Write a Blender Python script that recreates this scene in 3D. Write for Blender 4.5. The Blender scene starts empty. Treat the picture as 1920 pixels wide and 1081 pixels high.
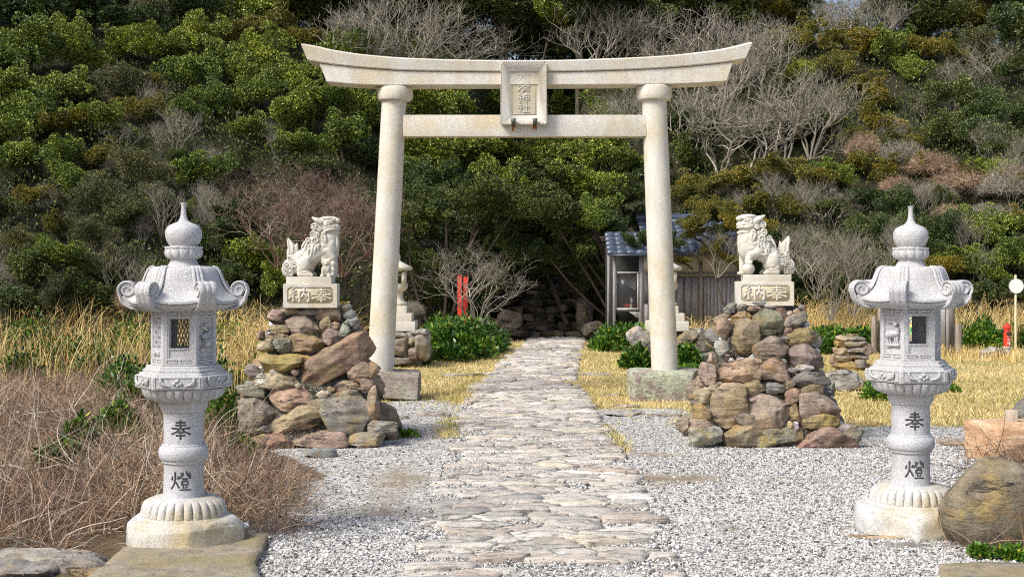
import bpy, bmesh, math, random
import numpy as np
from mathutils import Vector, Matrix
R = math.radians
sc = bpy.context.scene
col = sc.collection
# ------------------------------------------------------------------ camera
F, H, HY = 2600.0, 1.62, 500.0            # focal length in photo pixels, eye height, horizon row
cam = bpy.data.cameras.new('camera'); cam_o = bpy.data.objects.new('camera', cam); col.objects.link(cam_o)
cam_o.location = (0, 0, H); cam_o.rotation_euler = (R(90), 0, 0)
cam.sensor_width = 36; cam.lens = F/1920*36; cam.shift_y = -40.5/1920; cam.clip_start = .1; cam.clip_end = 2000
sc.camera = cam_o
# ------------------------------------------------------------------ light
SUN_EL, SUN_AZ = R(47), R(-50)            # azimuth: measured from -Y (behind the camera) towards -X (negative)
sd = Vector((-math.cos(SUN_EL)*math.sin(-SUN_AZ), -math.cos(SUN_EL)*math.cos(SUN_AZ), math.sin(SUN_EL)))  # towards the sun
world = bpy.data.worlds.new('World'); sc.world = world; world.use_nodes = True
wn = world.node_tree; wn.nodes.clear()
sky = wn.nodes.new('ShaderNodeTexSky'); sky.sky_type = 'NISHITA'; sky.sun_disc = False
sky.sun_elevation = SUN_EL; sky.sun_rotation = math.atan2(sd.x, sd.y); sky.dust_density = 4.0; sky.air_density = .8; sky.ozone_density = 1.0
bg = wn.nodes.new('ShaderNodeBackground'); bg.inputs[1].default_value = .15
wo = wn.nodes.new('ShaderNodeOutputWorld'); wn.links.new(sky.outputs[0], bg.inputs[0]); wn.links.new(bg.outputs[0], wo.inputs[0])
sun = bpy.data.lights.new('sun', 'SUN'); sun.energy = 2.7; sun.angle = R(18); sun.color = (1, .98, .94)
sun_o = bpy.data.objects.new('sun', sun); col.objects.link(sun_o); sun_o.location = (-20, -10, 30)
sun_o.rotation_euler = sd.to_track_quat('Z', 'Y').to_euler()
sc.view_settings.view_transform = 'Standard'; sc.view_settings.look = 'None'; sc.view_settings.exposure = .42; sc.view_settings.gamma = 1
sc.render.engine = 'CYCLES'; sc.cycles.max_bounces = 5; sc.cycles.diffuse_bounces = 3; sc.cycles.glossy_bounces = 2
sc.cycles.transparent_max_bounces = 8; sc.cycles.use_denoising = False; sc.cycles.filter_width = 1.1
try: sc.cycles.denoising_prefilter = 'FAST'
except Exception: pass

# ------------------------------------------------------------------ helpers
def PX(px, Y): return (px-960)/F*Y
def PZ(py, Y): return H-(py-HY)/F*Y
def GY(py): return F*H/(py-HY)
def PP(px, py, Y): return (PX(px, Y), Y, PZ(py, Y))

class G:
    """collects vertex arrays and faces, then links them as ONE mesh object"""
    def __init__(s): s.V = []; s.F = []; s.n = 0
    def add(s, V, Fs):
        V = np.asarray(V, float).reshape(-1, 3)
        if isinstance(Fs, np.ndarray): s.F.append(Fs.astype(np.int64)+s.n)
        else:
            by = {}
            for f in Fs: by.setdefault(len(f), []).append(f)
            for k, v in by.items(): s.F.append(np.array(v, np.int64)+s.n)
        s.V.append(V); s.n += len(V); return s
    def addg(s, g, M=None):
        for V, in [(v,) for v in g.V]: pass
        V = np.concatenate(g.V); 
        if M is not None: V = V@M[:3, :3].T+M[:3, 3]
        for f in g.F: s.F.append(f+s.n)
        s.V.append(V); s.n += len(V); return s
    def mesh(s, name, mat=None, smooth=False):
        me = bpy.data.meshes.new(name); V = np.concatenate(s.V)
        me.vertices.add(len(V)); me.vertices.foreach_set('co', V.astype(np.float32).ravel())
        idx = np.concatenate([f.ravel() for f in s.F]); tot = np.concatenate([np.full(len(f), f.shape[1]) for f in s.F])
        st = np.concatenate([[0], np.cumsum(tot)[:-1]])
        me.loops.add(len(idx)); me.loops.foreach_set('vertex_index', idx.astype(np.int32))
        me.polygons.add(len(tot)); me.polygons.foreach_set('loop_start', st.astype(np.int32)); me.polygons.foreach_set('loop_total', tot.astype(np.int32))
        if smooth: me.polygons.foreach_set('use_smooth', np.ones(len(tot), bool))
        me.update(calc_edges=True); me.validate()
        if mat is not None: me.materials.append(mat)
        return me
    def build(s, name, mat=None, parent=None, smooth=False, loc=None):
        return link(name, s.mesh(name, mat, smooth), parent, loc)
def link(name, me, parent=None, loc=None, color=None):
    o = bpy.data.objects.new(name, me); col.objects.link(o)
    if parent is not None: o.parent = parent
    if loc is not None: o.location = loc
    if color is not None: o.color = color
    return o
def tag(o, label=None, cat=None, group=None, kind=None):
    if label: o['label'] = label
    if cat: o['category'] = cat
    if group: o['group'] = group
    if kind: o['kind'] = kind
    return o
def thing(name, loc, label, cat, group=None, rz=0, scale=1):
    o = bpy.data.objects.new(name, None); col.objects.link(o); o.location = loc; o.rotation_euler = (0, 0, rz); o.scale = (scale,)*3
    o.empty_display_size = .1
    return tag(o, label, cat, group)
def autosmooth(o, deg=35):
    me = o.data; bm = bmesh.new(); bm.from_mesh(me)
    for f in bm.faces: f.smooth = True
    for e in bm.edges: e.smooth = not (len(e.link_faces) == 2 and e.calc_face_angle(0) > R(deg))
    bm.to_mesh(me); bm.free(); return o
def fixnormals(me):
    bm = bmesh.new(); bm.from_mesh(me); bmesh.ops.recalc_face_normals(bm, faces=bm.faces); bm.to_mesh(me); bm.free()
BOXF = [(0, 3, 2, 1), (4, 5, 6, 7), (0, 1, 5, 4), (1, 2, 6, 5), (2, 3, 7, 6), (3, 0, 4, 7)]
def box(x0, x1, y0, y1, z0, z1):
    return np.array([(x0, y0, z0), (x1, y0, z0), (x1, y1, z0), (x0, y1, z0), (x0, y0, z1), (x1, y0, z1), (x1, y1, z1), (x0, y1, z1)], float), BOXF
def bbox_bev(g, x0, x1, y0, y1, z0, z1, b=.01):
    bm = bmesh.new(); V, Fq = box(x0, x1, y0, y1, z0, z1); vs = [bm.verts.new(v) for v in V]
    for f in Fq: bm.faces.new([vs[i] for i in f])
    bmesh.ops.bevel(bm, geom=bm.edges, offset=b, segments=2, affect='EDGES', profile=.6)
    bm.verts.index_update(); g.add([v.co[:] for v in bm.verts], [tuple(v.index for v in f.verts) for f in bm.faces]); bm.free()
def rings(g, prof, n=48, fn=None, cap=True, c=(0, 0)):
    """prof: list of (r, z[, k]); fn(theta, i) multiplies r."""
    th = np.arange(n)*2*math.pi/n; V = []
    for i, p in enumerate(prof):
        m = fn(th, i) if fn else 1.0
        V.append(np.stack([c[0]+p[0]*m*np.cos(th), c[1]+p[0]*m*np.sin(th), np.full(n, p[1])], 1))
    m_ = len(prof); a = np.arange(n); b = (a+1) % n; Fs = []
    for i in range(m_-1):
        Fs.append(np.stack([i*n+a, (i+1)*n+a, (i+1)*n+b, i*n+b], 1)[:, ::-1])
    g.add(np.concatenate(V), np.concatenate(Fs))
    if cap:
        k = g.n-m_*n
        V0 = V[0]; g.add(V0, [tuple(range(n))[::-1]]); g.add(V[-1], [tuple(range(n))])
def tube(g, pts, rad, n=6, cap=True):
    pts = np.asarray(pts, float); m = len(pts); rad = np.broadcast_to(np.asarray(rad, float), (m,))
    T = np.gradient(pts, axis=0); T /= np.linalg.norm(T, axis=1)[:, None]+1e-9
    ref = np.array([0, 0, 1.]) if abs(T[0, 2]) < .9 else np.array([1., 0, 0])
    U = np.cross(T, ref); U /= np.linalg.norm(U, axis=1)[:, None]+1e-9; W = np.cross(T, U)
    th = np.arange(n)*2*math.pi/n
    V = pts[:, None]+rad[:, None, None]*(U[:, None]*np.cos(th)[None, :, None]+W[:, None]*np.sin(th)[None, :, None])
    a = np.arange(n); b = (a+1) % n
    Fs = np.concatenate([np.stack([i*n+a, i*n+b, (i+1)*n+b, (i+1)*n+a], 1) for i in range(m-1)])
    g.add(V.reshape(-1, 3), Fs)
    if cap and n > 3:
        g.add(V[0], [tuple(range(n))[::-1]]); g.add(V[-1], [tuple(range(n))])
_ico = {}
def ico(sub):
    if sub not in _ico:
        bm = bmesh.new(); bmesh.ops.create_icosphere(bm, subdivisions=sub, radius=1); bm.verts.index_update()
        _ico[sub] = (np.array([v.co[:] for v in bm.verts]), np.array([[v.index for v in f.verts] for f in bm.faces])); bm.free()
    return _ico[sub]
def ell(g, c, r, sub=3, M=None):
    V, Fq = ico(sub); V = V*np.asarray(r, float)
    if M is not None: V = V@np.array(M.to_3x3()).T
    g.add(V+np.asarray(c), Fq)
def capsule(g, a, b, ra, rb, n=14):
    a = np.asarray(a, float); b = np.asarray(b, float); t = np.linspace(0, 1, 6)[:, None]
    tube(g, a+(b-a)*t, ra+(rb-ra)*t[:, 0], n); ell(g, a, (ra,)*3, 2); ell(g, b, (rb,)*3, 2)
def wnoise(P, seed, freq, octv=3):
    rg = np.random.RandomState(seed); out = 0; amp = 1
    for o in range(octv):
        K = rg.normal(size=(7, 3)); K /= np.linalg.norm(K, axis=1)[:, None]; ph = rg.rand(7)*6.28; k = rg.uniform(.6, 1.4, 7)*freq
        out = out+amp*np.sin(P@(K*k[:, None]).T+ph).sum(1)/3.2; amp *= .5; freq *= 2.1
    return out
def wn2(x, y, seed, freq, octv=3):
    return wnoise(np.stack([x, y, np.zeros_like(x)], -1).reshape(-1, 3), seed, freq, octv).reshape(x.shape)

# ------------------------------------------------------------------ materials
class NT:
    def __init__(s, name):
        s.m = bpy.data.materials.new(name); s.m.use_nodes = True; s.t = s.m.node_tree; s.b = s.t.nodes['Principled BSDF']
        s.b.inputs['Roughness'].default_value = .8; s.b.inputs['Specular IOR Level'].default_value = .3
    def n(s, ty, **kw):
        x = s.t.nodes.new(ty)
        for k, v in kw.items():
            if k.startswith('i_'): x.inputs[k[2:].replace('_', ' ')].default_value = v
            else: setattr(x, k, v)
        return x
    def l(s, a, b): s.t.links.new(a, b)
    def coord(s, scale=(1, 1, 1), kind='Object', rand=False):
        tc = s.n('ShaderNodeTexCoord'); mp = s.n('ShaderNodeMapping'); s.l(tc.outputs[kind], mp.inputs[0]); mp.inputs['Scale'].default_value = scale
        if rand:
            oi = s.n('ShaderNodeObjectInfo'); mu = s.n('ShaderNodeMath', operation='MULTIPLY'); mu.inputs[1].default_value = 57.
            s.l(oi.outputs['Random'], mu.inputs[0]); s.l(mu.outputs[0], mp.inputs['Location'])
        return mp.outputs[0]
    def noise(s, vec, scale, detail=4, rough=.55):
        x = s.n('ShaderNodeTexNoise'); x.inputs['Scale'].default_value = scale; x.inputs['Detail'].default_value = detail; x.inputs['Roughness'].default_value = rough
        if vec is not None: s.l(vec, x.inputs['Vector'])
        return x.outputs[0]
    def ramp(s, fac, stops, interp='LINEAR'):
        x = s.n('ShaderNodeValToRGB'); x.color_ramp.interpolation = interp; e = x.color_ramp.elements
        while len(e) < len(stops): e.new(.5)
        for i, (p, c) in enumerate(stops):
            e[i].position = p; c = c if hasattr(c, '__len__') else (c, c, c); e[i].color = (*c[:3], 1)
        s.l(fac, x.inputs[0]); return x.outputs[0]
    def mix(s, fac, a, b, mode='MIX'):
        x = s.n('ShaderNodeMix', data_type='RGBA', blend_type=mode)
        for sock, v in ((x.inputs[0], fac), (x.inputs[6], a), (x.inputs[7], b)):
            if isinstance(v, (int, float)): sock.default_value = v if sock == x.inputs[0] else (v, v, v, 1)
            elif isinstance(v, tuple): sock.default_value = (*v[:3], 1)
            else: s.l(v, sock)
        return x.outputs[2]
    def math(s, op, a, b=0.):
        x = s.n('ShaderNodeMath', operation=op)
        for sock, v in ((x.inputs[0], a), (x.inputs[1], b)):
            if isinstance(v, (int, float)): sock.default_value = v
            else: s.l(v, sock)
        return x.outputs[0]
    def bump(s, h, strength=.5, dist=.02, prev=None):
        x = s.n('ShaderNodeBump'); x.inputs['Strength'].default_value = strength; x.inputs['Distance'].default_value = dist
        s.l(h, x.inputs['Height'])
        if prev is not None: s.l(prev, x.inputs['Normal'])
        s.l(x.outputs[0], s.b.inputs['Normal']); return x.outputs[0]
    def color(s, c): 
        if isinstance(c, tuple): s.b.inputs['Base Color'].default_value = (*c[:3], 1)
        else: s.l(c, s.b.inputs['Base Color'])
        return s

def m_granite(name, base, stain, stain_amt=.5, speck=.5, sp_scale=170, dark=(.12, .12, .13)):
    t = NT(name); v = t.coord(kind='Object')
    st = t.ramp(t.noise(v, 2.2, 5, .6), [(.42, 0.), (.68, stain_amt)])
    c = t.mix(st, base, stain)
    f = t.noise(v, sp_scale, 2, .6)
    c = t.mix(t.ramp(f, [(.36, speck), (.5, 0.)]), c, dark)
    c = t.mix(t.ramp(f, [(.52, 0.), (.66, speck*.8)]), c, (.86, .86, .84))
    wx = t.ramp(t.noise(t.coord((1, 1, .25)), 9, 6, .7), [(.45, 0.), (.72, .4)])
    c = t.mix(wx, c, tuple(x*.55 for x in base)); t.color(c); t.b.inputs['Roughness'].default_value = .75
    h = t.mix(.5, t.noise(v, 45, 5, .7), f); t.bump(h, .3, .004); return t.m
def m_boulder():
    t = NT('boulder_stone'); v = t.coord(rand=True); vs = t.coord((1.2, 1.2, 6), rand=True)
    oi = t.n('ShaderNodeObjectInfo'); n1 = t.noise(v, 7, 7, .65); n2 = t.noise(vs, 5, 8, .7); n3 = t.noise(v, 60, 4, .7)
    c = t.mix(1., oi.outputs['Color'], t.ramp(n1, [(.27, .28), (.48, .9), (.75, 1.6)]), 'MULTIPLY'); c = t.mix(t.ramp(t.noise(v, 2.3, 5, .7), [(.4, 0.), (.6, .6)]), c, t.mix(1., (.24, .205, .165), t.ramp(n1, [(.25, .5), (.5, 1.), (.75, 1.5)]), 'MULTIPLY'))
    c = t.mix(1., c, t.ramp(n2, [(.3, (.5, .46, .43)), (.47, (1, 1, 1)), (.7, (1.2, 1.16, 1.1))]), 'MULTIPLY')
    c = t.mix(t.ramp(t.noise(v, 3.3, 6, .6), [(.56, 0.), (.66, 1.)]), c, t.mix(.55, c, (.36, .22, .07)))
    a = t.math('MULTIPLY', t.ramp(t.noise(v, 4.3, 7, .75), [(.5, 0.), (.6, 1.)]), oi.outputs['Alpha'])
    c = t.mix(a, c, t.ramp(n3, [(.35, (.22, .16, .04)), (.6, (.42, .34, .15))]))
    c = t.mix(t.ramp(n3, [(.66, 0.), (.74, .5)]), c, (.6, .57, .52))
    c = t.mix(t.ramp(t.noise(t.coord((1, 1, 3.5), rand=True), 2.6, 10, .78), [(.405, .9), (.445, 0.)]), c, (.045, .038, .032)); t.color(c); b = t.bump(n2, .9, .035); b = t.bump(n1, .6, .03, b); t.bump(n3, .5, .008, b)
    t.b.inputs['Roughness'].default_value = .85; return t.m
def m_leaf(name, stops, rough=.42, spec=.5, trans=.0):
    t = NT(name); ge = t.n('ShaderNodeNewGeometry'); v = t.coord(kind='Object', rand=True)
    c = t.ramp(ge.outputs['Random Per Island'], stops)
    nz = t.noise(v, 1.7, 3); oi = t.n('ShaderNodeObjectInfo')
    c = t.mix(1., c, t.ramp(nz, [(.3, (.50, .58, .6)), (.7, (1.5, 1.4, 1.1))]), 'MULTIPLY')
    c = t.mix(1., c, t.ramp(oi.outputs['Random'], [(0., (.72, .8, .85)), (.5, (1, 1, 1)), (1., (1.3, 1.2, 1.0))]), 'MULTIPLY')
    t.color(c); t.b.inputs['Roughness'].default_value = rough; t.b.inputs['Specular IOR Level'].default_value = spec
    return t.m
def m_island(name, stops, rough=.85, spec=.2, patch=None):
    t = NT(name); ge = t.n('ShaderNodeNewGeometry'); c = t.ramp(ge.outputs['Random Per Island'], stops)
    if patch:
        nz = t.noise(t.coord(kind='Object'), patch[0], 4); c = t.mix(1., c, t.ramp(nz, [(.35, patch[1]), (.65, patch[2])]), 'MULTIPLY')
    t.color(c); t.b.inputs['Roughness'].default_value = rough; t.b.inputs['Specular IOR Level'].default_value = spec; return t.m
def m_plain(name, c, rough=.6, spec=.4, metal=0, var=.25, sc_=12):
    t = NT(name); v = t.coord(); t.color(t.mix(1., c, t.ramp(t.noise(v, sc_, 5, .6), [(.3, 1-var), (.7, 1+var)]), 'MULTIPLY'))
    t.b.inputs['Roughness'].default_value = rough; t.b.inputs['Specular IOR Level'].default_value = spec; t.b.inputs['Metallic'].default_value = metal; return t.m
def m_wood(name, c0, c1, scale=(14, 14, 1.2)):
    t = NT(name); v = t.coord(scale, rand=True); n = t.noise(v, 2.5, 8, .7); t.color(t.ramp(n, [(.3, c0), (.68, c1)])); t.bump(n, .5, .008)
    t.b.inputs['Roughness'].default_value = .9; return t.m

GRANITE = m_granite('pale_grey_granite', (.455, .46, .475), (.45, .42, .33), .35, .5, 170)
ROUGHGR = m_granite('rough_cut_granite', (.52, .52, .50), (.40, .29, .08), .85, .3, 90)
CREAM = m_granite('cream_granite', (.63, .605, .535), (.53, .43, .23), .72, .42, 105, (.25, .23, .2))
CREAMD = m_granite('ochre_stained_granite', (.54, .50, .39), (.48, .38, .18), .8, .3, 110, (.2, .17, .1))
LIONST = m_granite('white_carved_granite', (.57, .55, .48), (.46, .39, .26), .6, .2, 160, (.4, .38, .33))
BOULDER = m_boulder()
ENGR = m_plain('engraved_shadow_grey', (.075, .075, .08), .9, .1)  # dark grey paints in the shadow of the cut strokes
GLOSS = m_leaf('glossy_green_leaves', [(0, (.024, .042, .005)), (.45, (.088, .135, .010)), (.8, (.22, .29, .026)), (1, (.54, .58, .19))], .45, .42)
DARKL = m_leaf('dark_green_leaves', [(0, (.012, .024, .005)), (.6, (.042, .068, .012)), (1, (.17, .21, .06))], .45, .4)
OLIVE = m_leaf('grey_olive_leaves', [(0, (.035, .042, .016)), (.6, (.095, .105, .04)), (1, (.24, .25, .12))], .5, .35)
YELLOW = m_leaf('yellowing_green_leaves', [(0, (.05, .058, .01)), (.5, (.135, .135, .018)), (.88, (.24, .21, .035)), (1, (.34, .17, .05))], .45, .4)
IVYL = m_leaf('ivy_leaves', [(0, (.016, .034, .010)), (.6, (.045, .078, .016)), (.86, (.12, .155, .04)), (1, (.36, .38, .18))], .42, .45)
HERB = m_leaf('fresh_green_leaves', [(0, (.018, .06, .008)), (.5, (.045, .13, .012)), (.88, (.10, .20, .02)), (1, (.34, .33, .04))], .4, .5)
BARK = m_wood('brown_bark', (.05, .04, .03), (.15, .12, .09), (3, 3, 1))
TWIG = m_island('pale_grey_bark', [(0, (.13, .115, .085)), (.6, (.29, .26, .205)), (1, (.50, .455, .375))])
REDTWIG = m_island('reddish_brown_bark', [(0, (.09, .05, .035)), (.6, (.22, .14, .10)), (1, (.42, .36, .30))])
DRYTWIG = m_island('dry_brown_twigs', [(0, (.11, .075, .05)), (.5, (.28, .20, .14)), (.8, (.44, .34, .25)), (1, (.74, .66, .56))], patch=(1.1, (.7, .62, .6), (1.25, 1.15, 1.0)))
STRAW = m_island('golden_dry_reeds', [(0, (.27, .17, .06)), (.4, (.55, .40, .16)), (.8, (.76, .61, .31)), (1, (.88, .78, .5))], patch=(.8, (.75, .72, .6), (1.2, 1.15, 1.0)))
LAWN = m_island('dry_lawn_blades', [(0, (.36, .28, .12)), (.5, (.58, .465, .23)), (.9, (.72, .61, .37)), (1, (.28, .29, .09))], patch=(.7, (.62, .70, .42), (1.15, 1.1, 1.0)))
PEBBLE = m_island('pale_gravel_stones', [(0, (.04, .04, .04)), (.18, (.14, .14, .135)), (.36, (.34, .33, .31)), (.7, (.56, .55, .525)), (1, (.80, .79, .76))], .7, .3)
GREYPEB = m_island('grey_gravel_stones', [(0, (.04, .04, .04)), (.3, (.13, .13, .125)), (.7, (.29, .285, .27)), (1, (.58, .57, .54))], .75, .3)
WOODG = m_wood('weathered_grey_wood', (.15, .14, .14), (.38, .36, .35))
WOODB = m_wood('weathered_log_wood', (.14, .11, .085), (.38, .33, .28))
PLASTER = m_plain('old_white_plaster', (.45, .42, .36), .9)
def m_tile():
    t = NT('blue_grey_roof_tiles'); ge = t.n('ShaderNodeNewGeometry'); v = t.coord(); t.color(t.mix(1., (.045, .06, .09), t.ramp(t.noise(v, 5, 6, .7), [(.3, .55), (.7, 1.7)]), 'MULTIPLY'))
    t.b.inputs['Roughness'].default_value = .35; t.b.inputs['Specular IOR Level'].default_value = .6; return t.m
TILE = m_tile()
REDP = m_plain('worn_red_paint', (.62, .05, .025), .5, .4, 0, .3, 30)
WHITEP = m_plain('white_paint', (.78, .77, .73), .5, .4, 0, .06)
CREAMP = m_plain('cream_paint', (.66, .58, .38), .5)
METALG = m_plain('green_bronze', (.09, .10, .07), .6, .4, .4)
RUST = m_plain('rust_stain', (.36, .13, .04), .95, .1)
# ================================================================== SETTING
def pathc(y): return np.interp(y, [6, 19, 24, 32], [.18, .20, .50, 1.05])
def pathw(y): return np.interp(y, [6, 12, 19, 20, 32], [.74, .76, .78, .68, .62])
def z_gravel(x, y):
    n = wn2(x, y, 5, 1.1)*.45
    left = np.interp(y, [6, 7.2, 8.6, 10.5, 12.2, 14, 19], [-1.35, -1.30, -1.05, -1.55, -2.25, -2.3, -1.6])
    a = np.clip((x-left+n*.35)*3, 0, 1)*np.clip((14.4-y+n*1.3)*1.5, 0, 1)
    strip = np.clip((1.95-np.abs(x-.15)+n*.5)*2.2, 0, 1)*np.clip((15.9-y+n*1.9)*1.2, 0, 1)*.9
    return np.maximum(a, strip)
def bald(x, y):
    m = np.zeros_like(x)
    for cx, cy, rx, ry in ((1.25, 10.7, .95, .42), (2.3, 10.6, .7, .22), (3.0, 10.9, .6, .3), (1.3, 12.0, .4, .25), (-.95, 9.2, .35, .25), (-.85, 10.2, .28, .9), (1.35, 8.6, .3, .2)): m = np.maximum(m, np.exp(-((x-cx)/rx)**2-((y-cy)/ry)**2))
    return np.clip(m*.92-.25+wn2(x, y, 77, 3.3)*.30+wn2(x, y, 79, 14)*.18, 0, 1)
def z_lawn(x, y):
    n = wn2(x, y, 8, .9)*.5
    left = np.interp(y, [6, 13.5, 16, 22, 30], [30, 2.4, -2.4, -4.2, -5])
    left = np.where(y < 13.5, 30, left)
    return np.clip((x-left+n)*2.5, 0, 1)*np.clip((30.2-y+n*.5)*1.5, 0, 1)*(1-z_gravel(x, y))
def smooth(a, b, t): t = np.clip((t-a)/(b-a), 0, 1); return t*t*(3-2*t)
def hill_z(x, y):
    x = np.asarray(x, float); y = np.asarray(y, float)
    y0 = np.interp(x, [-16, -8, -4, -1.6, 0, 2.2, 5, 9, 16], [25.5, 26.5, 28.5, 30.3, 30.8, 31.0, 31.0, 29.5, 28])
    corr = smooth(-1.2, -.5, x)*(1-smooth(1.7, 2.4, x))
    y0 = y0+corr*3.6
    d = np.maximum(y-y0, 0)
    z = d*.66+np.minimum(d, 1)*.5*(1-corr)
    z = np.where(z > 7.4, 7.4+1.3*np.tanh((z-7.4)/1.6), z)
    return z+wn2(x, y, 21, .6)*.25*smooth(0, 3, d)-.12*(d <= 0)
# ground: one sheet reaching the horizon
def axis(a, b, s, far):
    c = np.arange(a, b+s/2, s); e = np.geomspace(s*2, far, 14)
    return np.concatenate([(a-e)[::-1], c, b+e])
gx = axis(-9, 9, .09, 300); gy = axis(5, 31, .1, 300)
XX, YY = np.meshgrid(gx, gy); ZZ = wn2(XX, YY, 3, 1.5)*.008+wn2(XX, YY, 4, 9)*.003
def ground_z(x, y): return wn2(x, y, 3, 1.5)*.008+wn2(x, y, 4, 9)*.003
nx_, ny_ = len(gx), len(gy); ii, jj = np.meshgrid(np.arange(nx_-1), np.arange(ny_-1)); k = (jj*nx_+ii).ravel()
g = G(); g.add(np.stack([XX, YY, ZZ], -1).reshape(-1, 3), np.stack([k, k+1, k+1+nx_, k+nx_], 1))
def m_ground():
    t = NT('ground_soil_grass_gravel'); v = t.coord(kind='Object'); at = t.n('ShaderNodeAttribute', attribute_name='zone'); se = t.n('ShaderNodeSeparateColor'); t.l(at.outputs['Color'], se.inputs[0])
    vo = t.n('ShaderNodeTexVoronoi'); vo.inputs['Scale'].default_value = 42; t.l(v, vo.inputs['Vector'])
    sep = t.n('ShaderNodeSeparateColor'); t.l(vo.outputs['Color'], sep.inputs[0])
    gr = t.ramp(sep.outputs[0], [(0, (.10, .10, .10)), (.2, (.30, .29, .27)), (.6, (.46, .45, .42)), (1, (.68, .67, .63))])
    gr = t.mix(t.math('MULTIPLY', se.outputs[2], .9), gr, t.ramp(t.noise(v, 9, 6, .7), [(.3, (.15, .11, .06)), (.7, (.31, .24, .14))]))
    so = t.ramp(t.noise(v, 14, 8, .7), [(.3, (.06, .045, .025)), (.7, (.18, .13, .08))])
    la = t.ramp(t.noise(t.coord((1, .6, 1)), 11, 8, .75), [(.3, (.28, .21, .09)), (.55, (.48, .38, .18)), (.75, (.62, .52, .28))])
    la = t.mix(t.ramp(t.noise(v, .8, 4), [(.55, 0.), (.7, .6)]), la, (.20, .20, .05))
    nz = t.noise(v, 6, 6, .7)
    fg = t.ramp(t.math('ADD', se.outputs[0], t.math('MULTIPLY', t.math('SUBTRACT', nz, .5), .9)), [(.42, 0.), (.56, 1.)])
    fl = t.ramp(t.math('ADD', se.outputs[1], t.math('MULTIPLY', t.math('SUBTRACT', nz, .5), .9)), [(.4, 0.), (.6, 1.)])
    c = t.mix(fl, so, la); c = t.mix(fg, c, gr); t.color(c)
    b = t.bump(vo.outputs['Distance'], .6, .012); t.bump(t.noise(v, 30, 6, .7), .5, .02, b); t.b.inputs['Roughness'].default_value = .95; t.b.inputs['Specular IOR Level'].default_value = .15
    return t.m
ground = g.build('ground', m_ground(), smooth=True); tag(ground, 'ground of pale gravel, dry golden turf and brown soil', kind='structure')
ca = ground.data.color_attributes.new('zone', 'FLOAT_COLOR', 'POINT')
z = np.zeros((g.n, 4)); z[:, 0] = z_gravel(XX, YY).ravel(); z[:, 1] = z_lawn(XX, YY).ravel(); z[:, 2] = bald(XX, YY).ravel(); z[:, 3] = 1
ca.data.foreach_set('color', z.astype(np.float32).ravel())
# hill
hx = np.concatenate([np.arange(-60, -18, 3), np.arange(-18, 18.1, .3), np.arange(21, 60, 3)]); hy = np.concatenate([np.arange(25, 50, .3), np.arange(50, 120, 5)])
XX, YY = np.meshgrid(hx, hy); g = G(); nx_ = len(hx); ii, jj = np.meshgrid(np.arange(nx_-1), np.arange(len(hy)-1)); k = (jj*nx_+ii).ravel()
g.add(np.stack([XX, YY, hill_z(XX, YY)], -1).reshape(-1, 3), np.stack([k, k+1, k+1+nx_, k+nx_], 1))
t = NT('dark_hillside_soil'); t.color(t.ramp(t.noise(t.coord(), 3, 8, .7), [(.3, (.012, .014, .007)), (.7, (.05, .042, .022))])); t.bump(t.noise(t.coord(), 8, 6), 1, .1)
tag(g.build('hill', t.m, smooth=True), 'steep dark soil hillside beneath the trees', kind='structure')

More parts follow.
